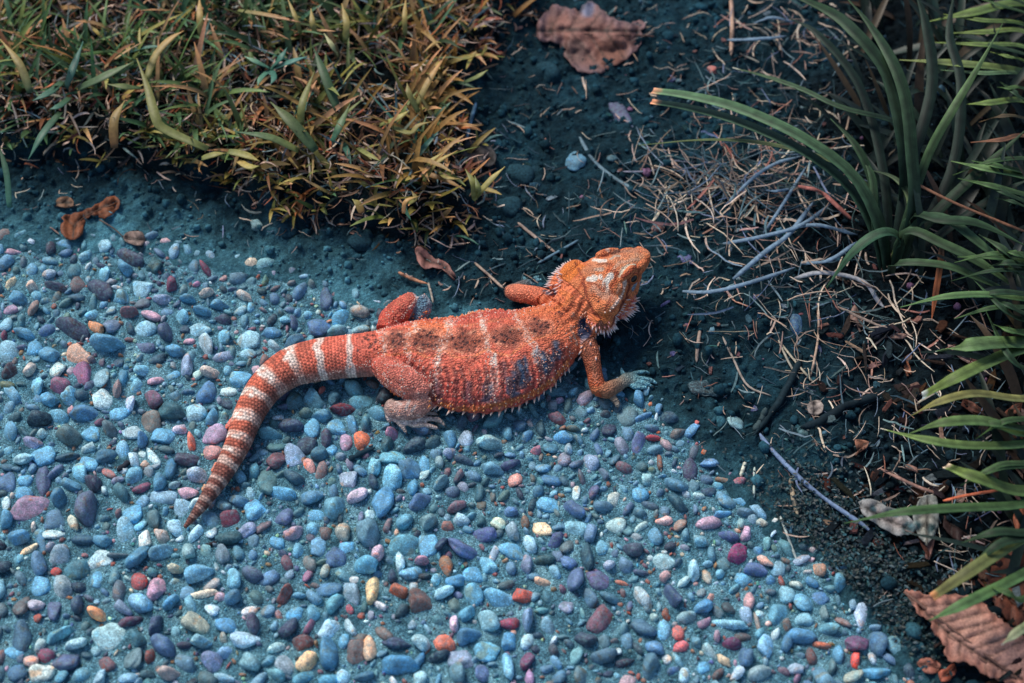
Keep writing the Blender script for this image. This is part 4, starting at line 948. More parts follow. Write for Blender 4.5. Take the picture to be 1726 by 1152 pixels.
# limbs
leg = is_limb
li = np.where(leg)[0]; bd = np.full(len(li), 1e9); lc = np.zeros((len(li), 3))
for C_, R_, cc_ in LIMBS:
    for j in range(0, len(C_), 1):
        d = np.linalg.norm(P[li] - C_[j], axis=1) - R_[j]; t_ = j / (len(C_) - 1); m = d < bd
        bd[m] = d[m]; lc[m] = cc_[0] * (1 - t_) + cc_[1] * t_
colr[li] = lc * (1 + (nb[li] - .5)[:, None] * .3)
# feet and hands go pale with the distance along the leg
for pts, r, c, k in (([(1000, 610), (1004, 640)], 4, (160, 112, 84), .4), ([(703, 668), (722, 668)], 9, (176, 130, 120), .5),
                     ([(712, 508), (706, 520), (694, 535)], 9, (96, 136, 156), .9), ([(703, 497), (690, 520)], 2.4, (206, 196, 190), .6), ([(920, 492), (935, 493)], 6, (66, 76, 98), .9)):  # last stroke: painted shadow on the inside of the far foreleg
    stroke(pts, r, c, k, 0.45, 0.3)
for x0_, y0_, x1_, y1_ in ((676, 672, 668, 684), (690, 676, 684, 690), (700, 684, 694, 694), (662, 676, 676, 682)):
    stroke([(x0_, y0_), (x1_, y1_)], 2.2, (214, 196, 188), .8, .4, .5)
for _ in range(70):
    t = rng.random(); x = 655 + 60 * t + rng.normal(0, 6); y = 628 + 36 * t + rng.normal(0, 8)
    stroke([(x, y)], rng.uniform(.8, 1.5), (112, 52, 50), .7, .4, .1)
for _ in range(26):
    t = rng.random(); x = 645 + 50 * t + rng.normal(0, 4); y = 545 - 35 * t + rng.normal(0, 5)
    stroke([(x, y)], rng.uniform(.8, 1.5), (120, 52, 48), .7, .4, .1)
for _ in range(420):      # small pale scales on the lower flank
    x = rng.uniform(690, 955); y = rng.uniform(590, 690)
    stroke([(x, y)], rng.uniform(0.8, 1.4), (236, 176, 150), rng.uniform(.3, .8), .4, .1)
# the underside
und = sm(-0.2, -0.7, NR[:, 2])
colr = colr * (1 - und[:, None] * 0.8) + np.array((160, 160, 150.)) * und[:, None] * 0.8
setcol(em, tonel(np.clip(colr, 5, 250), KB * 1.0))
# scale coordinates, in scale widths
size = np.where(is_trunk, np.interp(XT, [300, 380, 520, 640, 800, 960], [1.5, 2.3, 2.5, 2.1, 2.0, 1.7]), 1.6)
sc = P * 1000 / np.where(is_head, 1.35, 1.6)[:, None] + 500
ts = np.interp(XT, [300, 380, 520, 640, 800, 960], [1.8, 2.8, 3.1, 2.1, 1.6, 1.4])
cum = np.cumsum(np.gradient(TS * 1000) / np.interp(TK[:, 0], [300, 380, 520, 640, 800, 960], [1.8, 2.8, 3.1, 2.1, 1.6, 1.4]))
us = np.interp(s_mm / 1000, TS, cum); rad = np.interp(ISX, np.arange(240), (TK[:, 3] + TK[:, 4]) / 2)
rws = np.interp(XT, [300, 380, 520, 640, 800, 960], [1.5, 2.2, 2.5, 2.0, 1.6, 1.4])
sc[is_trunk] = np.stack([us, ang * rad / rws, np.zeros(nv)], 1)[is_trunk]
a = em.attributes.new('sc', 'FLOAT_VECTOR', 'POINT'); a.data.foreach_set('vector', sc.astype(np.float32).ravel())
a = em.attributes.new('tail', 'FLOAT', 'POINT'); a.data.foreach_set('value', (is_trunk * (1 - sm(560, 680, XT))).astype(np.float32))
em.polygons.foreach_set('use_smooth', [True] * len(em.polygons))

m_skin, nt, b = new_mat('lizard_skin', 0.62, 0.3)
at = N(nt, 'ShaderNodeAttribute', attribute_name='col'); as_ = N(nt, 'ShaderNodeAttribute', attribute_name='sc'); atl = N(nt, 'ShaderNodeAttribute', attribute_name='tail')
def vor(feature, rnd):
    v_ = N(nt, 'ShaderNodeTexVoronoi', Scale=1.0); v_.feature = feature; v_.inputs['Randomness'].default_value = rnd
    nt.links.new(as_.outputs['Vector'], v_.inputs['Vector']); return v_
va, vb = vor('F1', 0.85), vor('F1', 0.30)
sx = N(nt, 'ShaderNodeSeparateXYZ'); nt.links.new(as_.outputs['Vector'], sx.inputs[0])
fl_ = N(nt, 'ShaderNodeMath', operation='FLOOR'); nt.links.new(sx.outputs[0], fl_.inputs[0])
mo = N(nt, 'ShaderNodeMath', operation='MODULO'); nt.links.new(fl_.outputs[0], mo.inputs[0]); mo.inputs[1].default_value = 2.0
mu = N(nt, 'ShaderNodeMath', operation='MULTIPLY_ADD'); nt.links.new(mo.outputs[0], mu.inputs[0]); mu.inputs[1].default_value = 0.5; nt.links.new(sx.outputs[1], mu.inputs[2])
cx = N(nt, 'ShaderNodeCombineXYZ'); nt.links.new(sx.outputs[0], cx.inputs[0]); nt.links.new(mu.outputs[0], cx.inputs[1])
nt.links.new(cx.outputs[0], vb.inputs['Vector'])
d = N(nt, 'ShaderNodeMix'); d.data_type = 'FLOAT'
nt.links.new(atl.outputs['Fac'], d.inputs[0]); nt.links.new(va.outputs['Distance'], d.inputs[2]); nt.links.new(vb.outputs['Distance'], d.inputs[3])
dist = d.outputs[0]
edge_a = ramp(nt, dist, [(0.0, 1.18), (0.35, 1.0), (0.62, 0.66)]); edge_b = ramp(nt, dist, [(0.0, 1.45), (0.35, 1.0), (0.60, 0.48)])
edge = mixc(nt, atl.outputs['Fac'], edge_a, edge_b)
c = mixc(nt, 1.0, at.outputs['Color'], edge, 'MULTIPLY')
cellv = mixc(nt, atl.outputs['Fac'], va.outputs['Color'], vb.outputs['Color'])
cv = ramp(nt, cellv, [(0.1, 0.78), (0.5, 1.0), (0.95, 1.45)])
c = mixc(nt, 1.0, c, cv, 'MULTIPLY')
nt.links.new(c, b.inputs['Base Color'])
b.inputs['Subsurface Weight'].default_value = 0.0
bp = N(nt, 'ShaderNodeBump', Strength=1.0, Distance=0.0014); bp.invert = True
nt.links.new(dist, bp.inputs['Height']); nt.links.new(bp.outputs[0], b.inputs['Normal'])
em.materials.clear(); em.materials.append(m_skin)

dragon = empty('bearded_lizard', G(800, 640, 0.0))
tag(dragon, 'orange spiny bearded lizard with banded tail standing across path edge and soil', 'lizard')
body = bpy.data.objects.new('body', em); COL.objects.link(body)
body.parent = dragon; body.location = -dragon.location

# eyes
m_eye, nt, b = new_mat('eye_dark', 0.22, 0.35); b.inputs['Base Color'].default_value = (0.012, 0.008, 0.006, 1)
m_lid = attr_mat('eyelid', 0.55, 0.3, 0.2, 600, 0.3)
l, n = hit(1066.5, 469.5)
def ring_mesh(mb, c, nrm, rx, ry, tr, col, axis):
    nrm = np.array(nrm) / np.linalg.norm(nrm); ax = np.array(axis) - np.dot(axis, nrm) * nrm; ax /= np.linalg.norm(ax); ay = np.cross(nrm, ax)
    rings = []; K = 28
    for i in range(K):
        t = 2 * math.pi * i / K; o = np.array(c) + ax * rx * math.cos(t) + ay * ry * math.sin(t)
        rd = ax * math.cos(t) + ay * math.sin(t)
        rings.append([o + rd * tr * math.cos(a_) + nrm * tr * math.sin(a_) for a_ in np.linspace(0, 6.283, 8, endpoint=False)])
    v = np.array(rings).reshape(-1, 3); f = []
    for i in range(K):
        for j in range(8):
            f.append((i * 8 + j, ((i + 1) % K) * 8 + j, ((i + 1) % K) * 8 + (j + 1) % 8, i * 8 + (j + 1) % 8))
    mb.add(v, f, col)
ev, ef = ICO[3]
farl = hlocal(np.array([tuple(l)]))[0]; 
for side, (c0, nn) in enumerate(((np.array(l), np.array(n)), (None, None))):
    if side == 1:
        c0 = hw([farl[0], -farl[1], farl[2]])[0]; r_ = bvh.find_nearest(Vector(c0)); c0 = np.array(r_[0]); nn = np.array(r_[1])
    sg_ = -1 if side == 0 else 1
    nn = nn * .3 + HMn @ np.array((0.15, sg_ * .82, .5)); nn /= np.linalg.norm(nn); c0 = c0 + nn * 0.0011
    e = MB(); ax = np.array(HMn[:, 0]); ax = ax - (ax @ nn) * nn; ax /= np.linalg.norm(ax); ay = np.cross(nn, ax)
    B_ = np.stack([ax * 0.0037, ay * 0.0029, nn * 0.0021])
    e.add(ev @ B_ + c0 + nn * 0.0000, ef, (0, 0, 0)); eo = e.build('eye', m_eye, dragon)
    rg = MB(); ring_mesh(rg, c0 + nn * 0.0002, nn, 0.0039, 0.0031, 0.0008, tonel((176, 92, 48)), HMn[:, 0]); ring_mesh(rg, c0 - nn * 0.0001, nn, 0.0053, 0.0044, 0.0007, tonel((140, 66, 40)), HMn[:, 0])
    rg.build('eyelid', m_lid, dragon)

# spines: beard, flank fringe, tubercle scales
m_spine = attr_mat('spine', 0.5, 0.4, 0.15, 600, 0.2)
def cone(mb, c, d, ln, r, c0, c1, k=6):
    c = np.array(c, float); d = np.array(d, float); d /= np.linalg.norm(d) + 1e-9
    s = np.cross(d, [0.3, 0.2, 0.9]); s /= np.linalg.norm(s); u = np.cross(s, d)
    a = np.linspace(0, 2 * math.pi, k, endpoint=False)
    ring = lambda o, rr: [c + d * o + (s * math.cos(t) + u * math.sin(t)) * rr for t in a]
    v = ring(-r * .6, r) + ring(ln * 0.4, r * 0.62) + [c + d * ln]
    f = []
    for j in range(k):
        f.append((j, (j + 1) % k, k + (j + 1) % k, k + j)); f.append((k + j, k + (j + 1) % k, 2 * k))
    mb.add(v, f, np.array([c0] * k + [(np.array(c0) + c1) / 2] * k + [c1]))
be = MB()
wh = tonel((214, 222, 228)); orr = tonel((226, 128, 64))
headc = hw([10, 0, -4])[0]
def beard(pts, ln, r, c1=wh, c0=orr, spread=0.0015):
    for p in pts:
        l, n = hit(*p); l = np.array(l); n = np.array(n)
        out = l - headc; out /= np.linalg.norm(out)
        d = out * 0.9 + n * 0.5
        cone(be, l, d, ln * rng.uniform(.75, 1.15), r, c0, c1)
L_ = z2(372, 385, 378, 435, 386, 480, 392, 540, 400, 345, 420, 340, 445, 325, 470, 312, 500, 285, 520, 282, 545, 262, 565, 257, 600, 250, 625, 246, 660, 240, 700, 238, 740, 238)
def rim(s_, c_, th0, th1, n, zs, ln, r, c1=wh, c0=orr):
    c_ = np.array(c_, float) * (1, s_, 1)
    for z_ in zs:
        for th_ in np.linspace(math.radians(th0), math.radians(th1), n):
            d_ = np.array((math.cos(th_), s_ * math.sin(th_), 0.0)); p_ = c_ + (0, 0, z_ + rng.normal(0, .7))
            o_ = hw(p_ + d_ * 45)[0]; dd_ = HMn @ (d_ + (0, 0, -.05))
            loc, nor, _, _ = bvh.ray_cast(Vector(o_), Vector(-dd_))
            if loc is None or (np.array(loc) - hw(p_)[0]) @ dd_ < 0.003: continue
            cone(be, np.array(loc), dd_ + np.array(nor) * .3, ln * rng.uniform(.75, 1.15), r, c0, c1)
rim(1, (2, 15, 0), 60, 178, 17, (-5, 1), 0.0052, 0.0011); rim(1, (2, 15, 0), 62, 176, 15, (5,), 0.003, 0.0010)
rim(-1, (6, 12, -12), 15, 170, 20, (-8, -3), 0.0052, 0.0011); rim(-1, (6, 12, -12), 20, 170, 20, (2,), 0.0034, 0.0010)
beard(L_, 0.0050, 0.0011)
N_ = z2(690, 975, 720, 990, 760, 1012, 790, 1020, 830, 1035, 860, 1030, 885, 1030, 915, 1020, 940, 1018, 965, 1005, 990, 1000, 1015, 985, 1040, 970, 1060, 950, 1080, 930, 1090, 900, 1092, 870, 1098, 840, 1085, 810, 1100, 780)
beard(N_, 0.0062, 0.0013)
beard(z2(650, 935, 680, 950, 710, 965, 750, 985, 800, 985, 840, 990, 890, 985, 940, 965, 980, 940, 1020, 910, 1040, 880, 1050, 840, 840, 940, 835, 975), 0.0034, 0.0009, tonel((226, 180, 176)), tonel((210, 90, 66)))
beard(z2(610, 880, 620, 840, 640, 880, 610, 850, 640, 905, 590, 860), 0.0026, 0.0008, tonel((236, 200, 180)))
beard(z2(855, 830, 885, 800, 905, 770, 920, 745, 930, 730, 805, 845, 940, 715, 960, 690, 975, 670, 985, 640, 992, 610), 0.0014, 0.0010, tonel((238, 222, 208)), tonel((230, 170, 140)))
beard([(986, 600 - 12), (979, 583), (972, 574), (967, 560), (1002, 586)], 0.002, 0.0007, tonel((226, 190, 170)))
o = be.build('beard_spines', m_spine, dragon); tag(o, kind='stuff')
fr = MB()
i = 0
s_cur = band_at(655, 600)
while s_cur < TS[-1] * 1000 - 52:
    k = int(np.interp(s_cur / 1000, TS, np.arange(240)))
    for sd in (1, -1):
        for row, (dz, ln, r) in enumerate(((-0.1, 0.0062, 0.0013), (0.12, 0.0030, 0.0011), (0.26, 0.0018, 0.0009))):
            o_ = TC[k] + TN[k] * sd * (TK[k][3] * MM + 0.01) + TU[k] * (dz * TK[k][4] * MM) + TT[k] * rng.normal(0, 0.0005)
            loc, nor, _, _ = bvh.ray_cast(Vector(o_), Vector(-TN[k] * sd))
            if loc is None: continue
            dd = TN[k] * sd * 0.9 - TT[k] * 0.35 + TU[k] * rng.normal(0.05, 0.15)
            cone(fr, np.array(loc), dd, ln * (.75 if row else .95) * rng.uniform(.7, 1.2), r, tonel((206, 112, 56)), tonel((226, 220, 212)) if row == 0 else tonel((226, 160, 100)))
    s_cur += 4.2; i += 1
o = fr.build('flank_spines', m_spine, dragon); tag(o, kind='stuff')
tb = MB()
def tub(l, n, r, c, h=1.0):
    back = -TT[150]
    d = np.array(n) + back * 0.45
    cone(tb, np.array(l), d, r * 0.95 * h, r, np.array(c) * 0.85, c, 6)
cw = tonel((224, 186, 168)); cp = tonel((222, 136, 104)); cdk = tonel((150, 70, 52))
for (px, py, w, k, ty), s0 in zip(BANDS, BS):
    if ty != 'b' and px < 560: continue
    kk = int(np.interp(s0 / 1000, TS, np.arange(240)))
    for _ in range(85 if ty == 'b' else 12):
        a_ = rng.uniform(-1.35, 1.45); ds = rng.normal(0, 1.6 + 1.3 * abs(a_))
        k2 = int(np.clip(np.interp((s0 + ds - 1.5 * a_) / 1000, TS, np.arange(240)), 0, 239))
        dr = TN[k2] * math.sin(a_) + TU[k2] * math.cos(a_)
        loc, nor, _, _ = bvh.ray_cast(Vector(TC[k2] + dr * 0.09), Vector(-dr))
        if loc is None: continue
        tub(loc, nor, rng.uniform(0.00055, 0.0010), cw if rng.random() < .7 else cp)
for _ in range(1300):
    k2 = rng.integers(int(np.interp(620, TK[:, 0], np.arange(240))), 222); a_ = rng.uniform(-1.5, 1.6)
    dr = TN[k2] * math.sin(a_) + TU[k2] * math.cos(a_)
    loc, nor, _, _ = bvh.ray_cast(Vector(TC[k2] + dr * 0.09), Vector(-dr))
    if loc is None: continue
    u = rng.random()
    flank = abs(a_) > 0.75
    c = (cp if u < .55 else cw) if flank else (cdk if u < .45 else tonel((214, 110, 72)))
    tub(loc, nor, rng.uniform(0.0004, 0.00085), c, 1.1)
for pts, n, w, c in (([(650, 615), (690, 618), (722, 640), (733, 668)], 60, 2.0, cw), ([(645, 628), (662, 655), (690, 680)], 34, 2.0, cw), ([(640, 548), (668, 512), (700, 496)], 40, 3, cp), ([(668, 545), (690, 520), (706, 500)], 36, 3, cw),
                     ([(850, 486), (890, 490), (925, 495)], 60, 7, cp), ([(650, 545), (690, 508)], 40, 8, cp), ([(700, 545), (720, 525), (790, 520), (860, 514), (930, 495)], 110, 3.5, tonel((236, 128, 84))), ([(655, 682), (664, 694), (684, 716)], 30, 3, cw),
                     ([(690, 700), (740, 704)], 30, 3, cw), ([(640, 610), (560, 628), (500, 655)], 60, 3, cw), ([(1000, 630), (1006, 650)], 22, 6, cp)):
    q = np.array(pts, float)
    for _ in range(n):
        t = rng.random() * (len(q) - 1); i_ = int(t); p = q[i_] * (1 - t + i_) + q[i_ + 1] * (t - i_) + rng.normal(0, w * .6, 2)
        l, nn = hit(*p)
        tub(l, nn, rng.uniform(0.0005, 0.0008), c)
o = tb.build('spiny_scales', m_spine, dragon); tag(o, kind='stuff')
m_claw, nt, b = new_mat('claw_horn', 0.35, 0.5); b.inputs['Base Color'].default_value = (0.05, 0.04, 0.035, 1)
for c_, d_ in CLAWS:
    cl = MB(); d_ = np.array(d_); d_ = d_ / np.linalg.norm(d_)
    cone(cl, c_ - d_ * 0.0008, d_ + np.array((0, 0, -0.25)), 0.0035, 0.0008, (0.05, .04, .04), (0.03, .02, .02))
    cl.build('claw', m_claw, dragon)
# ---------------------------------------------------------------- blades, straws, leaves
m_blade = attr_mat('grass_blade', 0.5, 0.3, 0.25, 300, 0.3, 900, 0.0003)
m_dry = attr_mat('dry_stalk', 0.8, 0.15, 0.35, 400, 0.4, 1200, 0.0003)

def strap_leaf_mat():
    m, nt, b = new_mat('strap_leaf', 0.5, 0.18)
    at = N(nt, 'ShaderNodeAttribute', attribute_name='col'); st = N(nt, 'ShaderNodeAttribute', attribute_name='st')
    mp = N(nt, 'ShaderNodeMapping'); mp.inputs['Scale'].default_value = (26, 1.2, 1)
    nt.links.new(st.outputs['Vector'], mp.inputs[0])
    n = N(nt, 'ShaderNodeTexNoise', Scale=1.0, Detail=3.0); nt.links.new(mp.outputs[0], n.inputs['Vector'])
    tc = N(nt, 'ShaderNodeTexCoord'); n2 = N(nt, 'ShaderNodeTexNoise', Scale=120.0, Detail=5.0); nt.links.new(tc.outputs['Object'], n2.inputs['Vector'])
    c = mixc(nt, 1.0, at.outputs['Color'], ramp(nt, n.outputs[0], [(0.35, 0.72), (0.65, 1.3)]), 'MULTIPLY')
    c = mixc(nt, 1.0, c, ramp(nt, n2.outputs[0], [(0.3, 0.7), (0.7, 1.3)]), 'MULTIPLY')
    nt.links.new(c, b.inputs['Base Color'])
    bp = N(nt, 'ShaderNodeBump', Strength=0.5, Distance=0.0004); nt.links.new(n.outputs[0], bp.inputs['Height']); nt.links.new(bp.outputs[0], b.inputs['Normal'])
    return m
m_strap = strap_leaf_mat()

def ribbon(mb, C, W, fold, c, up=(0, 0, 1.0), roll=0.0, thick=0.0):
    """a folded blade: C centre line, W half widths, fold = depth / width"""
    C = np.asarray(C, float); n = len(C); W = np.asarray(W, float)
    T = np.gradient(C, axis=0); T /= np.linalg.norm(T, axis=1)[:, None] + 1e-12
    S = np.cross(T, up); ln = np.linalg.norm(S, axis=1)[:, None]; S = np.where(ln > 0.05, S / (ln + 1e-9), [[1.0, 0, 0]])
    U = np.cross(S, T)
    if roll: S, U = S * math.cos(roll) + U * math.sin(roll), U * math.cos(roll) - S * math.sin(roll)
    L = C - S * W[:, None] + U * (W * fold)[:, None]; R = C + S * W[:, None] + U * (W * fold)[:, None]
    v = np.stack([L, C, R], 1).reshape(-1, 3)
    f = []
    for i in range(n - 1):
        a = i * 3; f.append((a, a + 1, a + 4, a + 3)); f.append((a + 1, a + 2, a + 5, a + 4))
    c = np.asarray(c, float)
    if c.ndim == 2: c = np.repeat(c, 3, axis=0)
    mb.add(v, f, c)

def tube(mb, C, R, c, k=5):
    C = np.asarray(C, float); n = len(C); R = np.broadcast_to(R, (n,))
    T = np.gradient(C, axis=0); T /= np.linalg.norm(T, axis=1)[:, None] + 1e-12
    S = np.cross(T, [0.13, 0.07, 1.0]); S /= np.linalg.norm(S, axis=1)[:, None] + 1e-9; U = np.cross(S, T)
    a = np.linspace(0, 2 * math.pi, k, endpoint=False)
    v = (C[:, None, :] + (S[:, None, :] * np.cos(a)[None, :, None] + U[:, None, :] * np.sin(a)[None, :, None]) * R[:, None, None]).reshape(-1, 3)
    f = []
    for i in range(n - 1):
        for j in range(k): f.append((i * k + j, i * k + (j + 1) % k, (i + 1) * k + (j + 1) % k, (i + 1) * k + j))
    f.append(tuple(range(k - 1, -1, -1))); f.append(tuple((n - 1) * k + j for j in range(k)))
    c = np.asarray(c, float)
    if c.ndim == 2: c = np.repeat(c, k, axis=0)
    mb.add(v, f, c)

def grow(x, y, z, az, e0, e1, length, n=6, curl=0.0):
    """centre line that starts at elevation e0 and ends at e1"""
    t = np.linspace(0, 1, n); e = e0 + (e1 - e0) * t; a = az + curl * t
    d = np.stack([np.cos(a) * np.cos(e), np.sin(a) * np.cos(e), np.sin(e)], 1) * (length / (n - 1))
    C = np.cumsum(d, 0) - d[0] + (x, y, z)
    return C

# ---- the lawn
GC = [((112, 122, 44), 16), ((80, 100, 44), 18), ((150, 138, 50), 13), ((186, 158, 66), 9), ((60, 100, 62), 12), ((52, 104, 86), 7), ((48, 68, 36), 14), ((130, 80, 36), 6), ((190, 120, 56), 4)]
TC_ = [((122, 88, 62), 16), ((164, 124, 94), 14), ((84, 56, 40), 14), ((166, 152, 138), 17), ((216, 184, 158), 14), ((108, 134, 138), 9), ((174, 94, 52), 6), ((44, 54, 50), 18)]
def pick(tab):
    w = np.array([t[1] for t in tab], float); return np.array(tab[rng.choice(len(tab), p=w / w.sum())][0], float)
def tc_(c, j=8, ds=.12): return tone(np.clip(np.asarray(c, float) + rng.normal(0, j * .8) + rng.normal(0, j * .4, 3), 4, 250), ds=ds)
lx0, ly0 = -0.56, 0.12
def lawn_pts(n, lo=-0.004):
    X = rng.uniform(-0.56, 0.08, n); Y = rng.uniform(0.02, 0.60, n)
    d = sdist(LAWN, X, Y) + (fbm2(X * 45, Y * 45, 3, 9) - 0.5) * 0.03
    k = d > lo; return X[k], Y[k], d[k]
th = MB()
X, Y, D = lawn_pts(30000, -0.010)
Z = H(X, Y)
for x, y, z, d in zip(X[:9500], Y[:9500], Z, D):
    c = pick(TC_); s = 1.0 if d > 0.03 else 1.15
    if d < 0.0 and rng.random() < .5: continue
    L = rng.uniform(0.007, 0.030); lift = rng.uniform(0.0, 0.018) * min(1, max(0.15, d / 0.03))
    C = grow(x, y, z + lift, rng.uniform(0, 6.28), rng.normal(0.25, 0.45), rng.normal(-0.2, 0.6), L, 5, rng.normal(0, 1.0))
    C[:, 2] = np.maximum(C[:, 2], z + 0.0005)
    w = rng.uniform(0.0004, 0.0012)
    cc = tc_(c, 10)
    ribbon(th, C, w * np.array([.6, 1, 1, .8, .2]), rng.uniform(-.6, .6), cc, roll=rng.uniform(-1.2, 1.2))
o = th.build('lawn_thatch', m_dry, None, origin=(0, 0, 0)); tag(o, 'brown and straw coloured dead thatch at the base of the lawn', 'thatch', kind='stuff')
gr = MB()
X, Y, D = lawn_pts(14000, 0.002); Z = H(X, Y)
clump = fbm2(X * 30, Y * 30, 2, 40); hue = fbm2(X * 9, Y * 9, 2, 41); right = sm(-0.35, 0.02, X)
cnt = 0
for i in range(len(X)):
    if cnt > 2700: break
    if clump[i] < 0.50 and rng.random() < .88: continue
    cnt += 1
    u = rng.random()
    if u < 0.35: c = pick(GC)
    else:
        c = (np.array((84, 116, 52.)) * (1 - right[i]) + np.array((164, 136, 46.)) * right[i])
        if hue[i] > 0.62: c = c * 0.5 + np.array((150, 84, 32.)) * 0.5
        if hue[i] < 0.40: c = c * 0.6 + np.array((40, 88, 70.)) * 0.4
    tall = sm(0.0, 0.05, D[i])
    L = rng.uniform(0.016, 0.040) + tall * rng.uniform(0, 0.042)
    az = rng.uniform(0, 6.28) if tall > .5 else rng.normal(-1.4, 1.0)
    C = grow(X[i], Y[i], Z[i], az, rng.uniform(0.6, 1.4), rng.uniform(-0.1, 1.0), L, 6, rng.normal(0, .25))
    w = rng.uniform(0.0011, 0.0031)
    c0 = tc_(c * 0.8, 5); c1 = tc_(c, 8)
    if rng.random() < .2: c1 = tc_((200, 140, 84), 10)
    t = np.linspace(0, 1, 6)[:, None]
    ribbon(gr, C, w * np.array([.9, 1, 1, .85, .6, .08]), rng.uniform(.15, .5), c0 * (1 - t) + c1 * t, roll=rng.normal(0, .3))
# low tufts of short shoots at the margin
X, Y, D = lawn_pts(5000, -0.006); Z = H(X, Y)
cnt = 0
for i in range(len(X)):
    if D[i] > 0.035 and rng.random() < .8: continue
    if X[i] < -0.33 and rng.random() < .7: continue
    cnt += 1
    if cnt > 130: break
    base = pick([((150, 130, 44), 5), ((118, 112, 40), 5), ((170, 100, 40), 3), ((130, 62, 28), 3), ((70, 100, 50), 2)])
    h0 = rng.uniform(0.001, 0.012)
    for j in range(rng.integers(4, 9)):
        C = grow(X[i] + rng.normal(0, .001), Y[i] + rng.normal(0, .001), Z[i] + h0, rng.uniform(0, 6.28), rng.uniform(.3, 1.2), rng.uniform(-.3, .7), rng.uniform(0.008, 0.021), 5, rng.normal(0, .2))
        ribbon(gr, C, rng.uniform(0.0008, 0.0016) * np.array([.8, 1, 1, .7, .06]), .35, tc_(base, 12))
o = gr.build('lawn_grass', m_blade, None, origin=(0, 0, 0)); tag(o, 'short mixed green, yellow and rusty lawn grass', 'grass', kind='stuff')

# broad single blades that stand out of the lawn
def px_curve(keys, n, zoff=None):
    """keys: photo x, y, height above the ground plane (m)"""
    K = cubic(keys, n); return np.array([tuple(G(r[0], r[1], r[2])) for r in K])
def blade_obj(name, mb_mat, keys, w, c0, c1, parent, n=12, fold=.35, tip=0.5, tipc=None, roll=0.0, cut=False):
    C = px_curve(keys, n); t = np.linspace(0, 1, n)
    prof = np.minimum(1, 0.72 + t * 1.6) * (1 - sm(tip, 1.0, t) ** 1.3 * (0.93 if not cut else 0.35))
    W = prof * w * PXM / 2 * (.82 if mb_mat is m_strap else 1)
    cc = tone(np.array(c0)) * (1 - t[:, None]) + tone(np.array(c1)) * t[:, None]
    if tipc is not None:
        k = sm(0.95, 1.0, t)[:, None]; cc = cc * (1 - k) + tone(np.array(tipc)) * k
    c3 = np.repeat(cc, 3, axis=0)
    if mb_mat is m_strap: c3 = c3 * np.tile([2.2, .72, 1.5], n)[:, None]
    mb = MB(); ribbon(mb, C, W, fold, c3[::3] if False else cc, roll=roll); mb.c[-1] = c3
    o = mb.build(name, mb_mat, parent)
    st = np.stack([np.tile([-.5, 0, .5], n), np.repeat(t * 10, 3), np.zeros(3 * n)], 1)
    a = o.data.attributes.new('st', 'FLOAT_VECTOR', 'POINT'); a.data.foreach_set('vector', st.astype(np.float32).ravel())
    md = o.modifiers.new('thickness', 'SOLIDIFY'); md.thickness = 0.0005
    return o
GRN, TEAL, YEL, OLV, DGR = (72, 92, 40), (52, 108, 88), (176, 142, 56), (106, 112, 44), (50, 78, 44)
def K3(pts, z0, z1, z2=None):
    n = len(pts); t = np.linspace(0, 1, n)
    z2 = z1 if z2 is None else z2
    z = np.where(t < .5, z0 + (z1 - z0) * t * 2, z1 + (z2 - z1) * (t * 2 - 1))
    return [(p[0], p[1], zz) for p, zz in zip(pts, z)]
def tuft(label, loc, blades):
    e = empty('grass_tuft', GH(*loc)); tag(e, label, 'grass tuft', 'grass tufts along the lawn edge')
    for pts, w, c0, c1, z in blades: blade_obj('blade', m_blade, K3(pts, *[q + .034 for q in z]), w * 1.0, c0, c1, e)
zt = (0.022, 0.034, 0.036)
tuft('broad green-teal blades fanning low at the left lawn edge', (135, 160), [
    ([(131, 151), (175, 131), (226, 104)], 17, DGR, (96, 116, 66), zt), ([(106, 138), (84, 157), (55, 170)], 15, DGR, TEAL, zt), ([(102, 190), (73, 226), (47, 270)], 13, DGR, TEAL, (.022, .028, .02)),
    ([(112, 150), (122, 120), (140, 70)], 14, (26, 60, 56), TEAL, zt), ([(118, 165), (100, 180), (84, 184)], 13, DGR, TEAL, zt)])
tuft('long yellow-green arching blades left of the lawn centre', (262, 200), [
    ([(350, 252), (277, 219), (262, 197), (248, 146), (230, 98)], 17, OLV, (124, 118, 44), (.02, .03, .04)), ([(246, 138), (262, 95), (288, 66), (310, 52)], 13, OLV, (200, 146, 66), zt),
    ([(240, 150), (215, 148), (180, 142)], 14, DGR, OLV, zt), ([(193, 250), (193, 204), (210, 170)], 16, (96, 62, 26), (156, 128, 48), zt), ([(51, 157), (40, 124), (26, 98), (0, 66)], 14, DGR, YEL, zt), ([(16, 350), (11, 292), (-4, 240)], 10, TEAL, DGR, (.006, .02, .03))])
tuft('tall dark green blades crossing above the pale thatch', (540, 250), [
    ([(569, 186), (547, 128), (529, 82)], 16, DGR, (60, 88, 46), zt), ([(507, 211), (510, 175), (530, 120)], 13, OLV, (120, 116, 46), zt), ([(532, 255), (492, 208), (456, 172)], 20, DGR, (92, 100, 42), zt),
    ([(503, 255), (456, 233), (397, 222)], 14, OLV, (60, 96, 62), zt), ([(560, 240), (572, 215), (590, 175)], 13, TEAL, (96, 110, 44), zt)])
tuft('short yellow leaf pair lying at the lawn edge', (410, 285), [
    ([(340, 268), (360, 262), (380, 258)], 12, OLV, (156, 140, 50), (.018, .022, .022)), ([(384, 256), (412, 262), (438, 272)], 14, OLV, (170, 150, 56), (.018, .022, .022)), ([(402, 272), (420, 282), (437, 280)], 12, YEL, (156, 150, 50), (.018, .022, .022))])
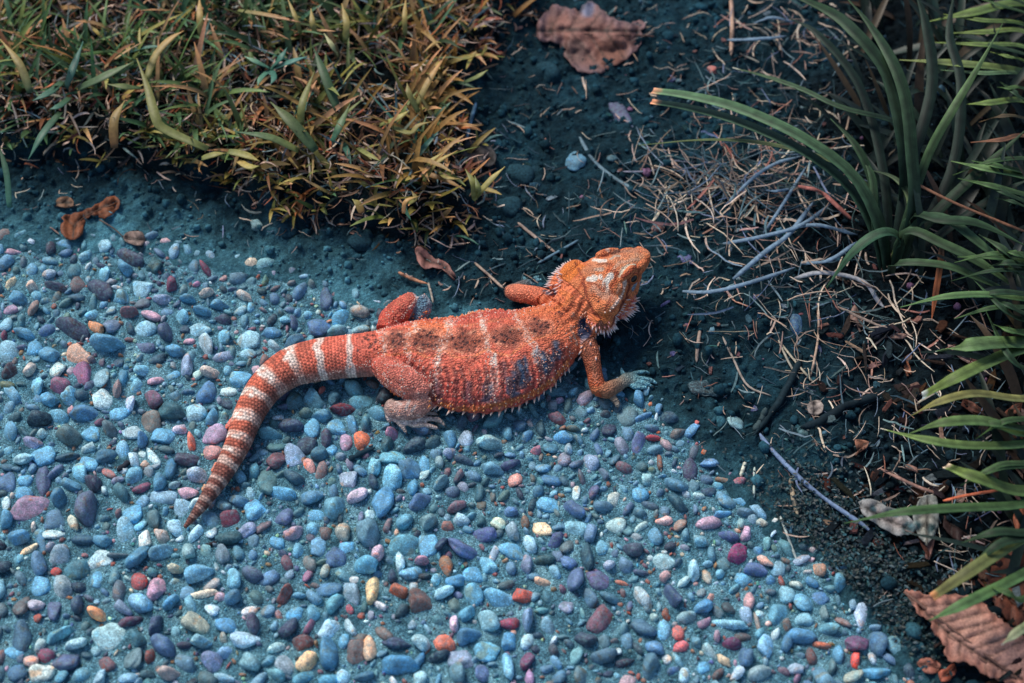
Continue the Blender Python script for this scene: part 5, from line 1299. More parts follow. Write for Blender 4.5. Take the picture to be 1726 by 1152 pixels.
tuft('teal cross-shaped shoot in the middle of the lawn', (456, 120), [
    ([(456, 117), (488, 106), (518, 95)], 11, TEAL, (70, 130, 116), zt), ([(456, 117), (434, 106), (412, 95)], 10, TEAL, (120, 160, 120), zt), ([(458, 116), (472, 100), (484, 80)], 11, TEAL, TEAL, zt),
    ([(456, 118), (440, 132), (434, 145)], 9, TEAL, (92, 140, 100), zt), ([(458, 118), (462, 132), (456, 142)], 10, TEAL, TEAL, zt)])
tuft('upright golden blades at the top edge of the lawn', (500, 60), [
    ([(339, 62), (337, 30), (336, -6)], 12, OLV, (196, 146, 60), zt), ([(401, 18), (456, 27), (507, 38)], 9, OLV, (200, 130, 80), zt), ([(507, 58), (498, 30), (484, -4)], 8, OLV, YEL, zt),
    ([(582, 70), (584, 40), (576, 6)], 12, OLV, YEL, zt), ([(532, 62), (527, 40), (524, 14)], 10, OLV, YEL, zt), ([(683, 60), (682, 30), (684, -4)], 9, OLV, (190, 144, 50), zt), ([(570, 95), (560, 78), (546, 56)], 9, (150, 150, 90), (176, 170, 110), zt)])
tuft('golden brown arched blades on the right part of the lawn', (705, 190), [
    ([(702, 180), (716, 150), (732, 122), (752, 92)], 11, OLV, (206, 140, 60), zt), ([(705, 190), (690, 160), (686, 140)], 10, OLV, (140, 120, 50), zt), ([(640, 212), (670, 200), (690, 186)], 11, OLV, (176, 156, 56), zt),
    ([(655, 212), (690, 225), (705, 212), (728, 205)], 9, OLV, (160, 130, 50), zt), ([(750, 78), (735, 72), (712, 90)], 6, OLV, (196, 140, 60), zt), ([(782, 140), (805, 130), (822, 118)], 9, DGR, (150, 150, 60), (.012, .02, .024)), ([(780, 100), (795, 96), (803, 86)], 10, OLV, YEL, (.012, .02, .024)),
    ([(812, 95), (818, 84), (820, 76)], 8, OLV, YEL, (.012, .02, .024))])
tuft('curved yellow blades pointing right at the lawn corner', (800, 330), [
    ([(798, 338), (825, 306), (851, 281)], 10, OLV, (186, 160, 66), (.006, .016, .02)), ([(800, 336), (798, 310), (784, 285)], 11, OLV, (130, 124, 44), (.006, .018, .02)), ([(804, 335), (806, 318), (800, 296)], 9, OLV, OLV, (.006, .018, .02)),
    ([(714, 306), (735, 276), (771, 254)], 8, OLV, (196, 156, 56), (.012, .022, .026)), ([(712, 300), (724, 275), (747, 257)], 8, OLV, (186, 160, 60), (.012, .022, .026)), ([(603, 250), (622, 262), (642, 272)], 9, OLV, (140, 130, 44), zt),
    ([(740, 290), (752, 300), (778, 302)], 7, OLV, YEL, (.01, .018, .018)), ([(680, 360), (684, 340), (708, 330)], 7, (200, 130, 60), YEL, (.012, .02, .02)), ([(610, 360), (604, 345), (594, 336)], 12, (120, 80, 30), (150, 140, 50), (.008, .012, .014)),
    ([(688, 345), (700, 335), (694, 322)], 8, OLV, (150, 120, 50), (.01, .016, .018))])

# ---- the strap-leaved plants
def plant(label, loc, leaves, dark=1.0):
    e = empty('strap_leaf_plant', loc); tag(e, label, 'plant')
    for L in leaves:
        pts, w, c0, c1, z = L[:5]; tipc = L[5] if len(L) > 5 else None
        n = len(pts)
        zz = np.interp(np.linspace(0, 1, n), np.linspace(0, 1, len(z)), z)
        blade_obj('leaf', m_strap, [(p[0], p[1], h) for p, h in zip(pts, zz)], w, c0, c1, e, n=20, fold=.28, tip=.62, tipc=tipc, cut=tipc is not None and w > 18)
    return e
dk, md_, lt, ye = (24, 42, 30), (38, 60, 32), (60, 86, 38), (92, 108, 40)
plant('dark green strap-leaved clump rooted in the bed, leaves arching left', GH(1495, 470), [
    ([(1497, 470), (1484, 390), (1440, 300), (1354, 234), (1245, 184), (1158, 162), (1100, 154)], 27, dk, (74, 106, 66), (0, .04, .07, .085, .08, .07, .06), (196, 130, 90)),
    ([(1490, 470), (1474, 395), (1432, 318), (1354, 256), (1245, 206), (1158, 182), (1098, 172)], 22, dk, (56, 86, 58), (0, .035, .06, .075, .07, .06, .05), (226, 140, 90)),
    ([(1505, 460), (1490, 380), (1466, 321), (1423, 282), (1354, 256), (1267, 239), (1180, 236), (1076, 245)], 10, dk, (86, 98, 50), (0, .03, .05, .06, .06, .055, .05, .03)),
    ([(1558, 234), (1505, 204), (1419, 182), (1354, 152), (1293, 130), (1235, 114)], 13, dk, (60, 84, 50), (.05, .06, .065, .06, .05, .04), (200, 190, 170)),
    ([(1518, 400), (1524, 260), (1501, 143), (1475, 95), (1440, 56), (1406, 26), (1354, 0), (1300, -22)], 30, dk, md_, (0, .08, .11, .12, .125, .12, .12, .11)),
    ([(1515, 450), (1540, 350), (1536, 260), (1527, 174), (1505, 108), (1466, 43), (1427, -4)], 26, dk, md_, (0, .06, .09, .11, .12, .12, .12)),
    ([(1500, 470), (1520, 400), (1549, 304), (1571, 247), (1605, 187), (1649, 113), (1690, 40)], 18, dk, (66, 90, 44), (0, .03, .07, .09, .11, .12, .13)),
    ([(1497, 470), (1510, 425), (1533, 378), (1531, 330), (1505, 299), (1460, 285)], 14, (80, 92, 40), (44, 62, 40), (0, .02, .04, .05, .05, .045)),
    ([(1500, 462), (1518, 410), (1500, 392), (1470, 400), (1432, 432), (1388, 492)], 22, dk, (52, 88, 58), (0, .035, .05, .05, .04, .012)),
    ([(1492, 470), (1480, 369), (1466, 295), (1440, 243), (1400, 200)], 18, dk, md_, (0, .04, .06, .07, .07)),
    ([(1488, 465), (1475, 382), (1471, 304), (1452, 262)], 16, dk, (46, 70, 40), (0, .04, .06, .065)),
    ([(1505, 465), (1527, 392), (1592, 414), (1657, 447), (1740, 505)], 24, dk, (58, 80, 44), (0, .05, .06, .055, .04)),
    ([(1510, 460), (1545, 380), (1592, 369), (1657, 416), (1740, 480)], 22, dk, (54, 78, 46), (0, .05, .065, .06, .05)),
    ([(1508, 460), (1535, 368), (1585, 372), (1650, 378), (1740, 420)], 22, dk, md_, (0, .05, .07, .07, .06)),
    ([(1500, 470), (1512, 445), (1592, 448), (1657, 473), (1735, 505)], 18, dk, (64, 90, 50), (0, .04, .05, .045, .03)),
    ([(1502, 465), (1530, 300), (1570, 150), (1560, 40), (1540, -20)], 24, (18, 32, 28), dk, (0, .05, .08, .10, .11)),
    ([(1505, 465), (1560, 380), (1640, 300), (1740, 210)], 22, (18, 32, 28), md_, (0, .04, .06, .08)),
    ([(1505, 465), (1580, 400), (1680, 330), (1740, 300)], 18, (18, 32, 28), dk, (0, .03, .05, .06)),
    ([(1500, 468), (1490, 300), (1450, 150), (1380, 60), (1330, 30)], 20, (18, 32, 28), dk, (0, .04, .06, .07, .06)),
    ([(1505, 468), (1600, 300), (1620, 150), (1600, 60), (1610, -20)], 22, (18, 32, 28), dk, (0, .04, .07, .08, .09)),
    ([(1588, 410), (1584, 450), (1577, 495), (1570, 543)], 12, (60, 50, 30), (190, 96, 40), (.04, .035, .025, .01)),
])
R0 = lambda y: (1900, y, )
def rb(pts, z): return [(1860, pts[0][1] + (pts[0][1] - 520) * 0.04 + 10)] + pts
B = [([(1726, 8), (1640, 22), (1557, 38)], 24, lt, ye), ([(1726, 42), (1657, 35), (1590, 24)], 13, lt, ye), ([(1726, 54), (1660, 55), (1594, 56)], 15, ye, ye), ([(1726, 80), (1657, 76), (1562, 71)], 14, lt, ye),
     ([(1726, 123), (1614, 108), (1516, 101)], 21, lt, (104, 112, 52)), ([(1726, 104), (1700, 96), (1668, 87)], 11, lt, ye), ([(1726, 126), (1657, 124), (1586, 118)], 12, md_, (84, 110, 70)), ([(1726, 150), (1700, 149), (1681, 147)], 11, lt, lt),
     ([(1726, 171), (1670, 174), (1623, 176)], 17, lt, ye), ([(1726, 299), (1657, 284), (1601, 271)], 17, lt, (92, 118, 62)), ([(1726, 291), (1680, 280), (1638, 271)], 14, md_, lt), ([(1726, 504), (1662, 497), (1590, 501), (1517, 518)], 15, lt, (80, 110, 58)),
     ([(1726, 579), (1680, 579), (1626, 584), (1580, 594)], 30, lt, (84, 108, 58), (200, 205, 200)), ([(1726, 588), (1662, 613), (1608, 639), (1555, 668)], 24, lt, ye, (200, 205, 200)), ([(1726, 673), (1644, 664), (1582, 678), (1535, 701)], 16, (96, 98, 46), (120, 112, 50)),
     ([(1726, 749), (1626, 751), (1553, 740), (1484, 722)], 17, lt, (98, 118, 52), (210, 190, 170)), ([(1726, 730), (1662, 711), (1590, 713), (1532, 731)], 21, lt, (80, 102, 46)), ([(1726, 829), (1644, 805), (1594, 786)], 24, lt, ye, (226, 190, 160)),
     ([(1726, 850), (1608, 857), (1517, 864), (1423, 882)], 17, lt, (56, 84, 44)), ([(1726, 905), (1644, 957), (1571, 1007)], 22, lt, (100, 96, 44), (214, 130, 66)), ([(1726, 968), (1626, 1018), (1566, 1046)], 19, lt, (76, 110, 56)),
     ([(1726, 562), (1700, 556), (1673, 546)], 18, lt, lt), ([(1740, 1048), (1712, 1068), (1688, 1087)], 15, lt, (150, 150, 110), (220, 214, 200)), ([(1726, 1010), (1700, 1000), (1660, 985)], 12, md_, lt), ([(1726, 200), (1690, 196), (1650, 206)], 10, (50, 56, 40), (92, 70, 46)),
     ([(1726, 230), (1690, 236), (1636, 240)], 12, (80, 56, 36), (120, 76, 50)), ([(1726, 450), (1690, 420), (1650, 395)], 16, md_, (52, 70, 40)), ([(1740, 625), (1700, 600), (1660, 520)], 14, dk, md_), ([(1726, 540), (1690, 520), (1640, 470)], 13, dk, md_)]
for k in range(22):
    y_ = rng.uniform(10, 960); x_ = rng.uniform(1600, 1690); sl = (y_ - 480) * 0.10 + rng.normal(0, 22)
    B.append(([(1740, y_), ((1740 + x_) / 2, y_ + sl * .35 - 6), (x_, y_ + sl)], rng.uniform(9, 16), dk, md_ if k % 2 else lt))
BL = []
for k, L in enumerate(B):
    pts = L[0]; z = [0.0, .05, .075, .085, .07][:len(pts) + 1]; z[-1] = 0.06 if k % 3 else 0.045
    st = [(1800, pts[0][1] * .9 + 52)] + pts
    BL.append((st, L[1], L[2], L[3], [0.03] + z[1:]) + ((L[4],) if len(L) > 4 else ()))
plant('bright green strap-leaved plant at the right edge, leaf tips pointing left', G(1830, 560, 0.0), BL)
# thin dark undergrowth of the same plants: the deep inner leaves
ug = MB()
for _ in range(330):
    px, py = rng.uniform(1450, 1800), rng.uniform(-60, 1000)
    if px < 1500 and py > 300: continue
    if py > 520 and px < 1690 + rng.uniform(-20, 40): continue
    p = GH(px, py)
    C = grow(p.x, p.y, p.z, rng.normal(1.7, 0.9), rng.uniform(.6, 1.4), rng.uniform(-.2, .6), rng.uniform(.05, .12), 7, rng.normal(0, .3))
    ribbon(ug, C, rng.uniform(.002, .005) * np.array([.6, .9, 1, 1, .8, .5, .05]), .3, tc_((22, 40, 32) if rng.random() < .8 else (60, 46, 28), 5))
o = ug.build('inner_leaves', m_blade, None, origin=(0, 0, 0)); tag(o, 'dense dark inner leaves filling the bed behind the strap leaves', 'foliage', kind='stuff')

# ---- straws, chips and litter on the soil
SC_ = [((186, 150, 124), 18), ((140, 108, 90), 16), ((104, 132, 140), 11), ((216, 186, 156), 14), ((104, 122, 156), 7), ((70, 88, 94), 14), ((176, 108, 82), 5), ((64, 96, 106), 13)]
st = MB()
def straw(x, y, L, w, c, lift=0.0, e=0.0, az=None):
    C = grow(x, y, 0, rng.uniform(0, 6.28) if az is None else az, 0, 0, L, 6, rng.normal(0, .65))
    z = H(C[:, 0], C[:, 1]); C[:, 2] = np.maximum(z, z.mean()) + w + lift + np.linspace(0, e, 6)
    if rng.random() < .5: ribbon(st, C, w * np.array([.7, 1, 1, 1, .8, .3]), rng.uniform(-.5, .5), c, roll=rng.normal(0, .6))
    else: tube(st, C, w * np.array([.6, .7, .7, .65, .5, .3]), c, 4)
ZONES = [  # photo x, y centre, spreads, count, length px, tangle height
    (1225, 320, 75, 34, 230, 50, .012), (1300, 150, 90, 90, 260, 42, .008), (1230, 60, 110, 60, 130, 34, .003), (1370, 350, 55, 90, 130, 60, .012), (1400, 470, 90, 50, 80, 50, .006), (1120, 200, 90, 80, 130, 30, .003),
    (1080, 370, 60, 40, 110, 44, .008), (1170, 540, 110, 70, 90, 22, .002), (1330, 620, 130, 90, 170, 28, .003), (1480, 640, 100, 90, 200, 34, .006), (1590, 800, 90, 100, 170, 34, .008), (1640, 930, 60, 60, 130, 32, .006),
    (850, 250, 60, 90, 90, 26, .002), (900, 400, 110, 70, 110, 30, .002), (760, 450, 90, 40, 70, 22, .003), (500, 360, 160, 40, 90, 22, .003), (150, 330, 140, 30, 50, 18, .002), (1380, 800, 90, 80, 90, 24, .002), (1350, 40, 60, 40, 120, 40, .008), (960, 60, 70, 40, 40, 24, .002), (1200, 470, 70, 50, 90, 30, .003)]
for cx, cy, sx, sy, n, ln, tz in ZONES:
    for _ in range(int(n * (.62 if ln != 50 else 1.5))):
        p = GH(cx + rng.normal(0, sx), cy + rng.normal(0, sy))
        if (math.hypot(p.x - TC[235][0], p.y - TC[235][1]) < 0.03): continue
        c = pick(SC_)
        straw(p.x, p.y, rng.uniform(.35, 1.7) * ln * PXM * (1.25 if ln == 50 else 1), rng.uniform(.0003, .0009) * (1.3 if ln == 50 else 1), tc_(c, 10, .3), rng.uniform(0, tz), rng.uniform(-.2, 1) * tz * .7)
for _ in range(900):
    p = GH(rng.uniform(850, 1740), rng.uniform(-10, 1000))
    if sdist(PATH, [p.x], [p.y])[0] > -0.01: continue
    straw(p.x, p.y, rng.uniform(8, 30) * PXM, rng.uniform(.0002, .0006), tc_((50, 84, 92) if rng.random() < .75 else (120, 104, 96), 12))
for _ in range(70):
    p = GH(rng.uniform(0, 1500), rng.uniform(400, 1140)); straw(p.x, p.y, rng.uniform(8, 20) * PXM, .0003, tc_((90, 120, 124), 12), .002)
# arching pale-violet old blades left of the clump
o = st.build('straw_litter', m_dry, None, origin=(0, 0, 0)); tag(o, 'tangled dry straws and clippings strewn over the soil', 'straw', kind='stuff')

def chipmesh(mb, p, L, w, t, c, az):
    v = np.array([(-1, -.8, 0), (-.6, -1, 0), (.8, -.9, 0), (1, -.2, 0), (.9, .8, 0), (-.2, 1, 0), (-1, .6, 0)]) * (1 + rng.uniform(-.3, .3, (7, 3)))
    v = v * (L / 2, w / 2, 0)
    v = np.vstack([v, v * 0.86 + (0, 0, t)]); v[:, 2] += np.tile(rng.normal(0, t * .3, 7), 2)
    R = np.array(Matrix.Rotation(az, 3, 'Z') @ Matrix.Rotation(rng.normal(0, .25), 3, 'X') @ Matrix.Rotation(rng.normal(0, .2), 3, 'Y'))
    f = [tuple(range(7, 14))] + [(j, (j + 1) % 7, 7 + (j + 1) % 7, 7 + j) for j in range(7)]
    mb.add(v @ R.T + p, f, c)
ch = MB()
for _ in range(290):
    px, py = rng.uniform(1380, 1760), rng.uniform(540, 1160)
    if px < 1480 and rng.random() < .6: continue
    p = GH(px, py)
    if sdist(PATH, [p.x], [p.y])[0] > -0.02: continue
    c = pick([((74, 46, 36), 4), ((44, 34, 32), 8), ((116, 82, 70), 2), ((26, 34, 40), 9), ((140, 108, 96), 2), ((80, 90, 96), 2)])
    chipmesh(ch, np.array(p) + (0, 0, rng.uniform(0, .006)), rng.uniform(.008, .026), rng.uniform(.003, .008), .0012, tc_(c, 8), rng.uniform(0, 6.28))
for _ in range(240):
    px, py = rng.uniform(860, 1500), rng.uniform(20, 760)
    p = GH(px, py)
    if sdist(PATH, [p.x], [p.y])[0] > -0.01: continue
    c = pick([((36, 74, 86), 6), ((26, 50, 60), 6), ((110, 76, 70), 2), ((88, 90, 130), 1), ((120, 140, 146), 1)])
    chipmesh(ch, np.array(p) + (0, 0, .0005), rng.uniform(.003, .010), rng.uniform(.002, .006), .001, tc_(c, 8), rng.uniform(0, 6.28))
o = ch.build('bark_litter', m_crumb, None, origin=(0, 0, 0), smooth=False); tag(o, 'brown and grey bark chips and leaf scraps mulching the bed', 'mulch', kind='stuff')

# creeping ground cover beside the lower right of the path
gc = MB()
for _ in range(3600):
    t = rng.random(); px = 1330 + 230 * t + rng.normal(0, 55); py = 850 + 230 * t + rng.normal(0, 55) - 20
    p = GH(px, py); dd = sdist(PATH, [p.x], [p.y])[0]
    if dd > 0.004 or px > 1640: continue
    r = rng.uniform(.0009, .0021); az = rng.uniform(0, 6.28)
    C = grow(p.x, p.y, p.z + rng.uniform(.0005, .006), az, rng.uniform(0, .9), rng.uniform(-.4, .3), r * 2.2, 4)
    ribbon(gc, C, r * np.array([.3, 1, .9, .1]) * .55, .25, tc_(pick([((10, 36, 42), 8), ((22, 60, 68), 5), ((44, 92, 100), 1), ((20, 42, 40), 4)]), 5))
o = gc.build('ground_cover', m_blade, None, origin=(0, 0, 0)); tag(o, 'low dark creeping ground cover with tiny leaves beside the path', 'ground cover', kind='stuff')

# ---- single stalks and twigs that can be told apart
def stalk(name, keys, w, c, label, cat='twig', flat=True, group=None, tips=None):
    n = 14; K = cubic(keys, n)
    C = np.array([tuple(GH(r[0], r[1], r[2] if len(r) > 2 else .001)) for r in K])
    mb = MB(); W = w * PXM / 2 * np.concatenate([[.5], np.ones(n - 3), [.7, .25]])
    cc = np.tile(tone(np.array(c)), (n, 1)) * rng.uniform(.85, 1.2, (n, 1))
    if flat:
        ribbon(mb, C + (0, 0, w * PXM * .3), W, -.45, cc)
    else:
        C = C + rng.normal(0, w * PXM * .06, C.shape); tube(mb, C + (0, 0, w * PXM * .3), W * rng.uniform(.75, 1.2, n), cc, 8)
    o = mb.build(name, m_dry); tag(o, label, cat, group)
    if flat: md = o.modifiers.new('thickness', 'SOLIDIFY'); md.thickness = 0.0004
    return o
LV = (108, 134, 156); TN_ = (178, 146, 122); GY = (104, 132, 144)
stalk('loose_straw', [(1280, 732, .002), (1298, 757, .003), (1350, 810, .004), (1400, 850, .004), (1445, 880, .004), (1478, 905, .002)], 7, (112, 134, 168), 'long pale violet stalk lying beside the path above the ground cover', 'straw', False)
stalk('loose_straw', [(977, 232, .001), (1000, 270, .001), (1035, 300, .001), (1078, 325, .001)], 7, GY, 'pale blue-grey blade beside the small square stone', 'straw')
stalk('loose_straw', [(1040, 290, .001), (1100, 288, .002), (1130, 272, .002), (1170, 275, .001)], 4, (130, 130, 150), 'thin lilac stalk lying right of the square stone', 'straw')
stalk('loose_straw', [(873, 376, .001), (905, 402, .002), (938, 428, .001)], 6, (156, 132, 116), 'tan straw pointing at the back of the lizard head', 'straw')
stalk('loose_straw', [(905, 445, .001), (940, 425, .003), (975, 405, .002)], 5, (86, 120, 140), 'bluish bent stalk crossing the tan straw near the head', 'straw')
stalk('loose_straw', [(800, 443, .001), (825, 465, .004), (850, 488, .008)], 5, (166, 140, 120), 'pale straw leaning on the raised far foreleg', 'straw')
stalk('loose_straw', [(802, 174, .014), (792, 210, .012), (784, 242, .004)], 7, (84, 124, 152), 'blue-grey blade leaning on the dark oval leaf by the lawn', 'straw')
for keys, w, lab in ((([(1150, 492), (1200, 492), (1260, 478), (1340, 452)]), 8, 'long violet arching old blade, lowest of the fan left of the clump'),
                     (([(1235, 472), (1290, 425), (1330, 395), (1372, 340)]), 9, 'violet old blade curving up steeply in the fan'),
                     (([(1218, 412), (1290, 398), (1350, 380), (1400, 345)]), 8, 'upper violet old blade in the fan, nearly level'),
                     (([(1222, 348), (1270, 300), (1310, 275), (1352, 264)]), 7, 'violet old blade arching over the straw nest'),
                     (([(1330, 385), (1380, 380), (1445, 397)]), 8, 'pale blue blade bending right towards the clump base'),
                     (([(1285, 395), (1310, 360), (1360, 280)]), 6, 'thin violet blade standing in the middle of the fan'),
                     (([(1350, 445), (1400, 438), (1445, 408)]), 8, 'short violet blade near the lower edge of the fan'),
                     (([(1284, 320), (1310, 322), (1340, 317)]), 7, 'short pale blue stub in front of the red-tipped leaf'),
                     (([(1225, 68), (1280, 66), (1325, 62)]), 8, 'level lilac blade at the top of the bed'),
                     (([(1270, 40), (1300, 30), (1338, 38)]), 8, 'short lilac blade near the top edge above the level one')):
    n = len(keys); z = .004 + .018 * np.sin(np.linspace(0.1, math.pi - .1, n))
    stalk('old_blade', [(k[0], k[1], float(zz)) for k, zz in zip(keys, z)], w, np.array(LV) * .95, lab, 'dead blade', True, 'fan of old violet blades beside the clump')
stalk('loose_straw', [(1345, 315, .02), (1380, 322, .02), (1408, 345, .014), (1440, 375, .004)], 9, (166, 96, 84), 'reddish dry leaf base beside the clump', 'dead leaf')
stalk('loose_straw', [(1338, 470, .006), (1380, 460, .012), (1430, 466, .01), (1462, 480, .006), (1478, 505, .004), (1490, 520, .002)], 9, (150, 150, 156), 'pale grey bent stem curling down to a brown knob', 'straw')
stalk('loose_straw', [(1540, 308, .06), (1610, 343, .06), (1680, 372, .05), (1740, 396, .04)], 6, (128, 84, 58), 'orange-brown dry stalk slanting down to the right edge', 'straw')
stalk('loose_straw', [(1232, -5, .01), (1234, 45, .01), (1232, 95, .004)], 8, (190, 148, 120), 'upright peach straw with orange tip at the top of the bed', 'straw')
stalk('loose_straw', [(1378, 510, .003), (1380, 560, .004), (1372, 610, .004), (1366, 636, .001)], 4, TN_, 'thin bent tan straw above the pale round leaf', 'straw')
stalk('loose_straw', [(1218, 568, .001), (1236, 605, .002), (1260, 650, .002), (1300, 668, .001)], 4, (156, 140, 126), 'thin curved straw right of the lizard hand', 'straw')
stalk('loose_straw', [(1312, 574, .001), (1345, 615, .004), (1375, 650, .001)], 4, (170, 156, 130), 'straight pale straw forming a narrow V beside a dark twig', 'straw')
stalk('loose_straw', [(1312, 574, .002), (1330, 612, .004), (1347, 640, .001)], 4, (160, 150, 130), 'second arm of the pale straw V beside a dark twig', 'straw')
stalk('loose_straw', [(1180, 556, .001), (1176, 585, .002), (1174, 612, .001)], 6, (160, 136, 120), 'short upright tan straw on open soil', 'straw')
stalk('loose_straw', [(1484, 790, .006), (1540, 818, .008), (1590, 836, .006)], 6, (160, 116, 100), 'straight brown stem above the grey leaves', 'straw')
stalk('loose_straw', [(1590, 845, .02), (1630, 835, .025), (1690, 826, .03)], 5, (226, 110, 60), 'bright orange twig under the leaf tips at right', 'straw')
stalk('loose_straw', [(1315, 870, .004), (1328, 905, .004), (1345, 950, .003)], 4, (176, 186, 176), 'pale straw lying across the path corner', 'straw')
stalk('loose_straw', [(1272, 788, .003), (1271, 812, .003), (1271, 840, .002)], 4, (176, 190, 176), 'short upright pale straw at the path edge', 'straw')
stalk('loose_straw', [(1256, 780, .003), (1252, 792, .003), (1248, 805, .002)], 6, (206, 204, 180), 'short thick cream straw at the path edge', 'straw')
stalk('loose_straw', [(1333, 808, .002), (1337, 838, .003), (1345, 870, .002)], 8, (170, 150, 120), 'jointed tan stem with an orange band beside the violet stalk', 'straw')
stalk('dark_twig', [(1350, 600, .001), (1334, 640, .001), (1306, 690, .0015), (1272, 735, .003)], 11, (18, 40, 48), 'thick dark twig slanting down to the path edge', 'twig', False)
stalk('dark_twig', [(1480, 672, .000), (1430, 686, .001), (1384, 712, .000), (1350, 724, .000)], 17, (16, 34, 42), 'thick dark stick beside the pale round leaf', 'twig', False)
stalk('dark_twig', [(1290, 690, .003), (1282, 712, .003), (1270, 728, .002)], 10, (56, 74, 76), 'short grey-brown twig at the path edge', 'twig', False)
stalk('dark_twig', [(582, 782, .005), (600, 770, .006), (632, 756, .005)], 9, (22, 52, 66), 'short dark twig lying on pebbles right of the tail', 'twig', False)
stalk('dark_twig', [(198, 795, .005), (215, 783, .006), (228, 775, .005)], 9, (46, 50, 60), 'small dark twig lying on pebbles left of the tail', 'twig', False)
stalk('dark_twig', [(340, 925, .005), (352, 920, .006), (366, 915, .005)], 7, (52, 44, 48), 'small dark twig lying below the tail tip', 'twig', False)
stalk('loose_straw', [(548, 335, .004), (575, 350, .006), (605, 372, .002)], 8, (150, 118, 104), 'thick pale root stub at the lawn edge', 'root', False)
stalk('loose_straw', [(672, 460, .003), (690, 470, .004), (722, 480, .003)], 5, (196, 130, 90), 'short orange straw below the curled rusty leaf', 'straw', False)
stalk('loose_straw', [(722, 478, .003), (727, 496, .006), (730, 512, .004)], 4, (160, 146, 130), 'thin upright straw behind the raised hind knee', 'straw', False)

# ---- fallen leaves
def leaf_mat(name, vein_dark=0.6):
    m, nt, b = new_mat(name, 0.6, 0.25)
    at = N(nt, 'ShaderNodeAttribute', attribute_name='col')
    tc = N(nt, 'ShaderNodeTexCoord')
    n1 = N(nt, 'ShaderNodeTexNoise', Scale=90.0, Detail=6.0, Roughness=0.65); n2 = N(nt, 'ShaderNodeTexVoronoi', Scale=900.0); n2.feature = 'DISTANCE_TO_EDGE'
    n3 = N(nt, 'ShaderNodeTexNoise', Scale=600.0, Detail=3.0)
    for n in (n1, n2, n3): nt.links.new(tc.outputs['Object'], n.inputs['Vector'])
    c = mixc(nt, 1.0, at.outputs['Color'], ramp(nt, n1.outputs[0], [(0.3, 0.6), (0.7, 1.4)]), 'MULTIPLY')
    c = mixc(nt, 1.0, c, ramp(nt, n3.outputs[0], [(0.35, 0.8), (0.65, 1.2)]), 'MULTIPLY')
    c = mixc(nt, 1.0, c, ramp(nt, n2.outputs[0], [(0.0, 0.82), (0.12, 1.0)]), 'MULTIPLY')
    nt.links.new(c, b.inputs['Base Color'])
    bp = N(nt, 'ShaderNodeBump', Strength=0.5, Distance=0.0004); nt.links.new(n2.outputs[0], bp.inputs['Height']); nt.links.new(bp.outputs[0], b.inputs['Normal'])
    return m
m_leaf = leaf_mat('dead_leaf')
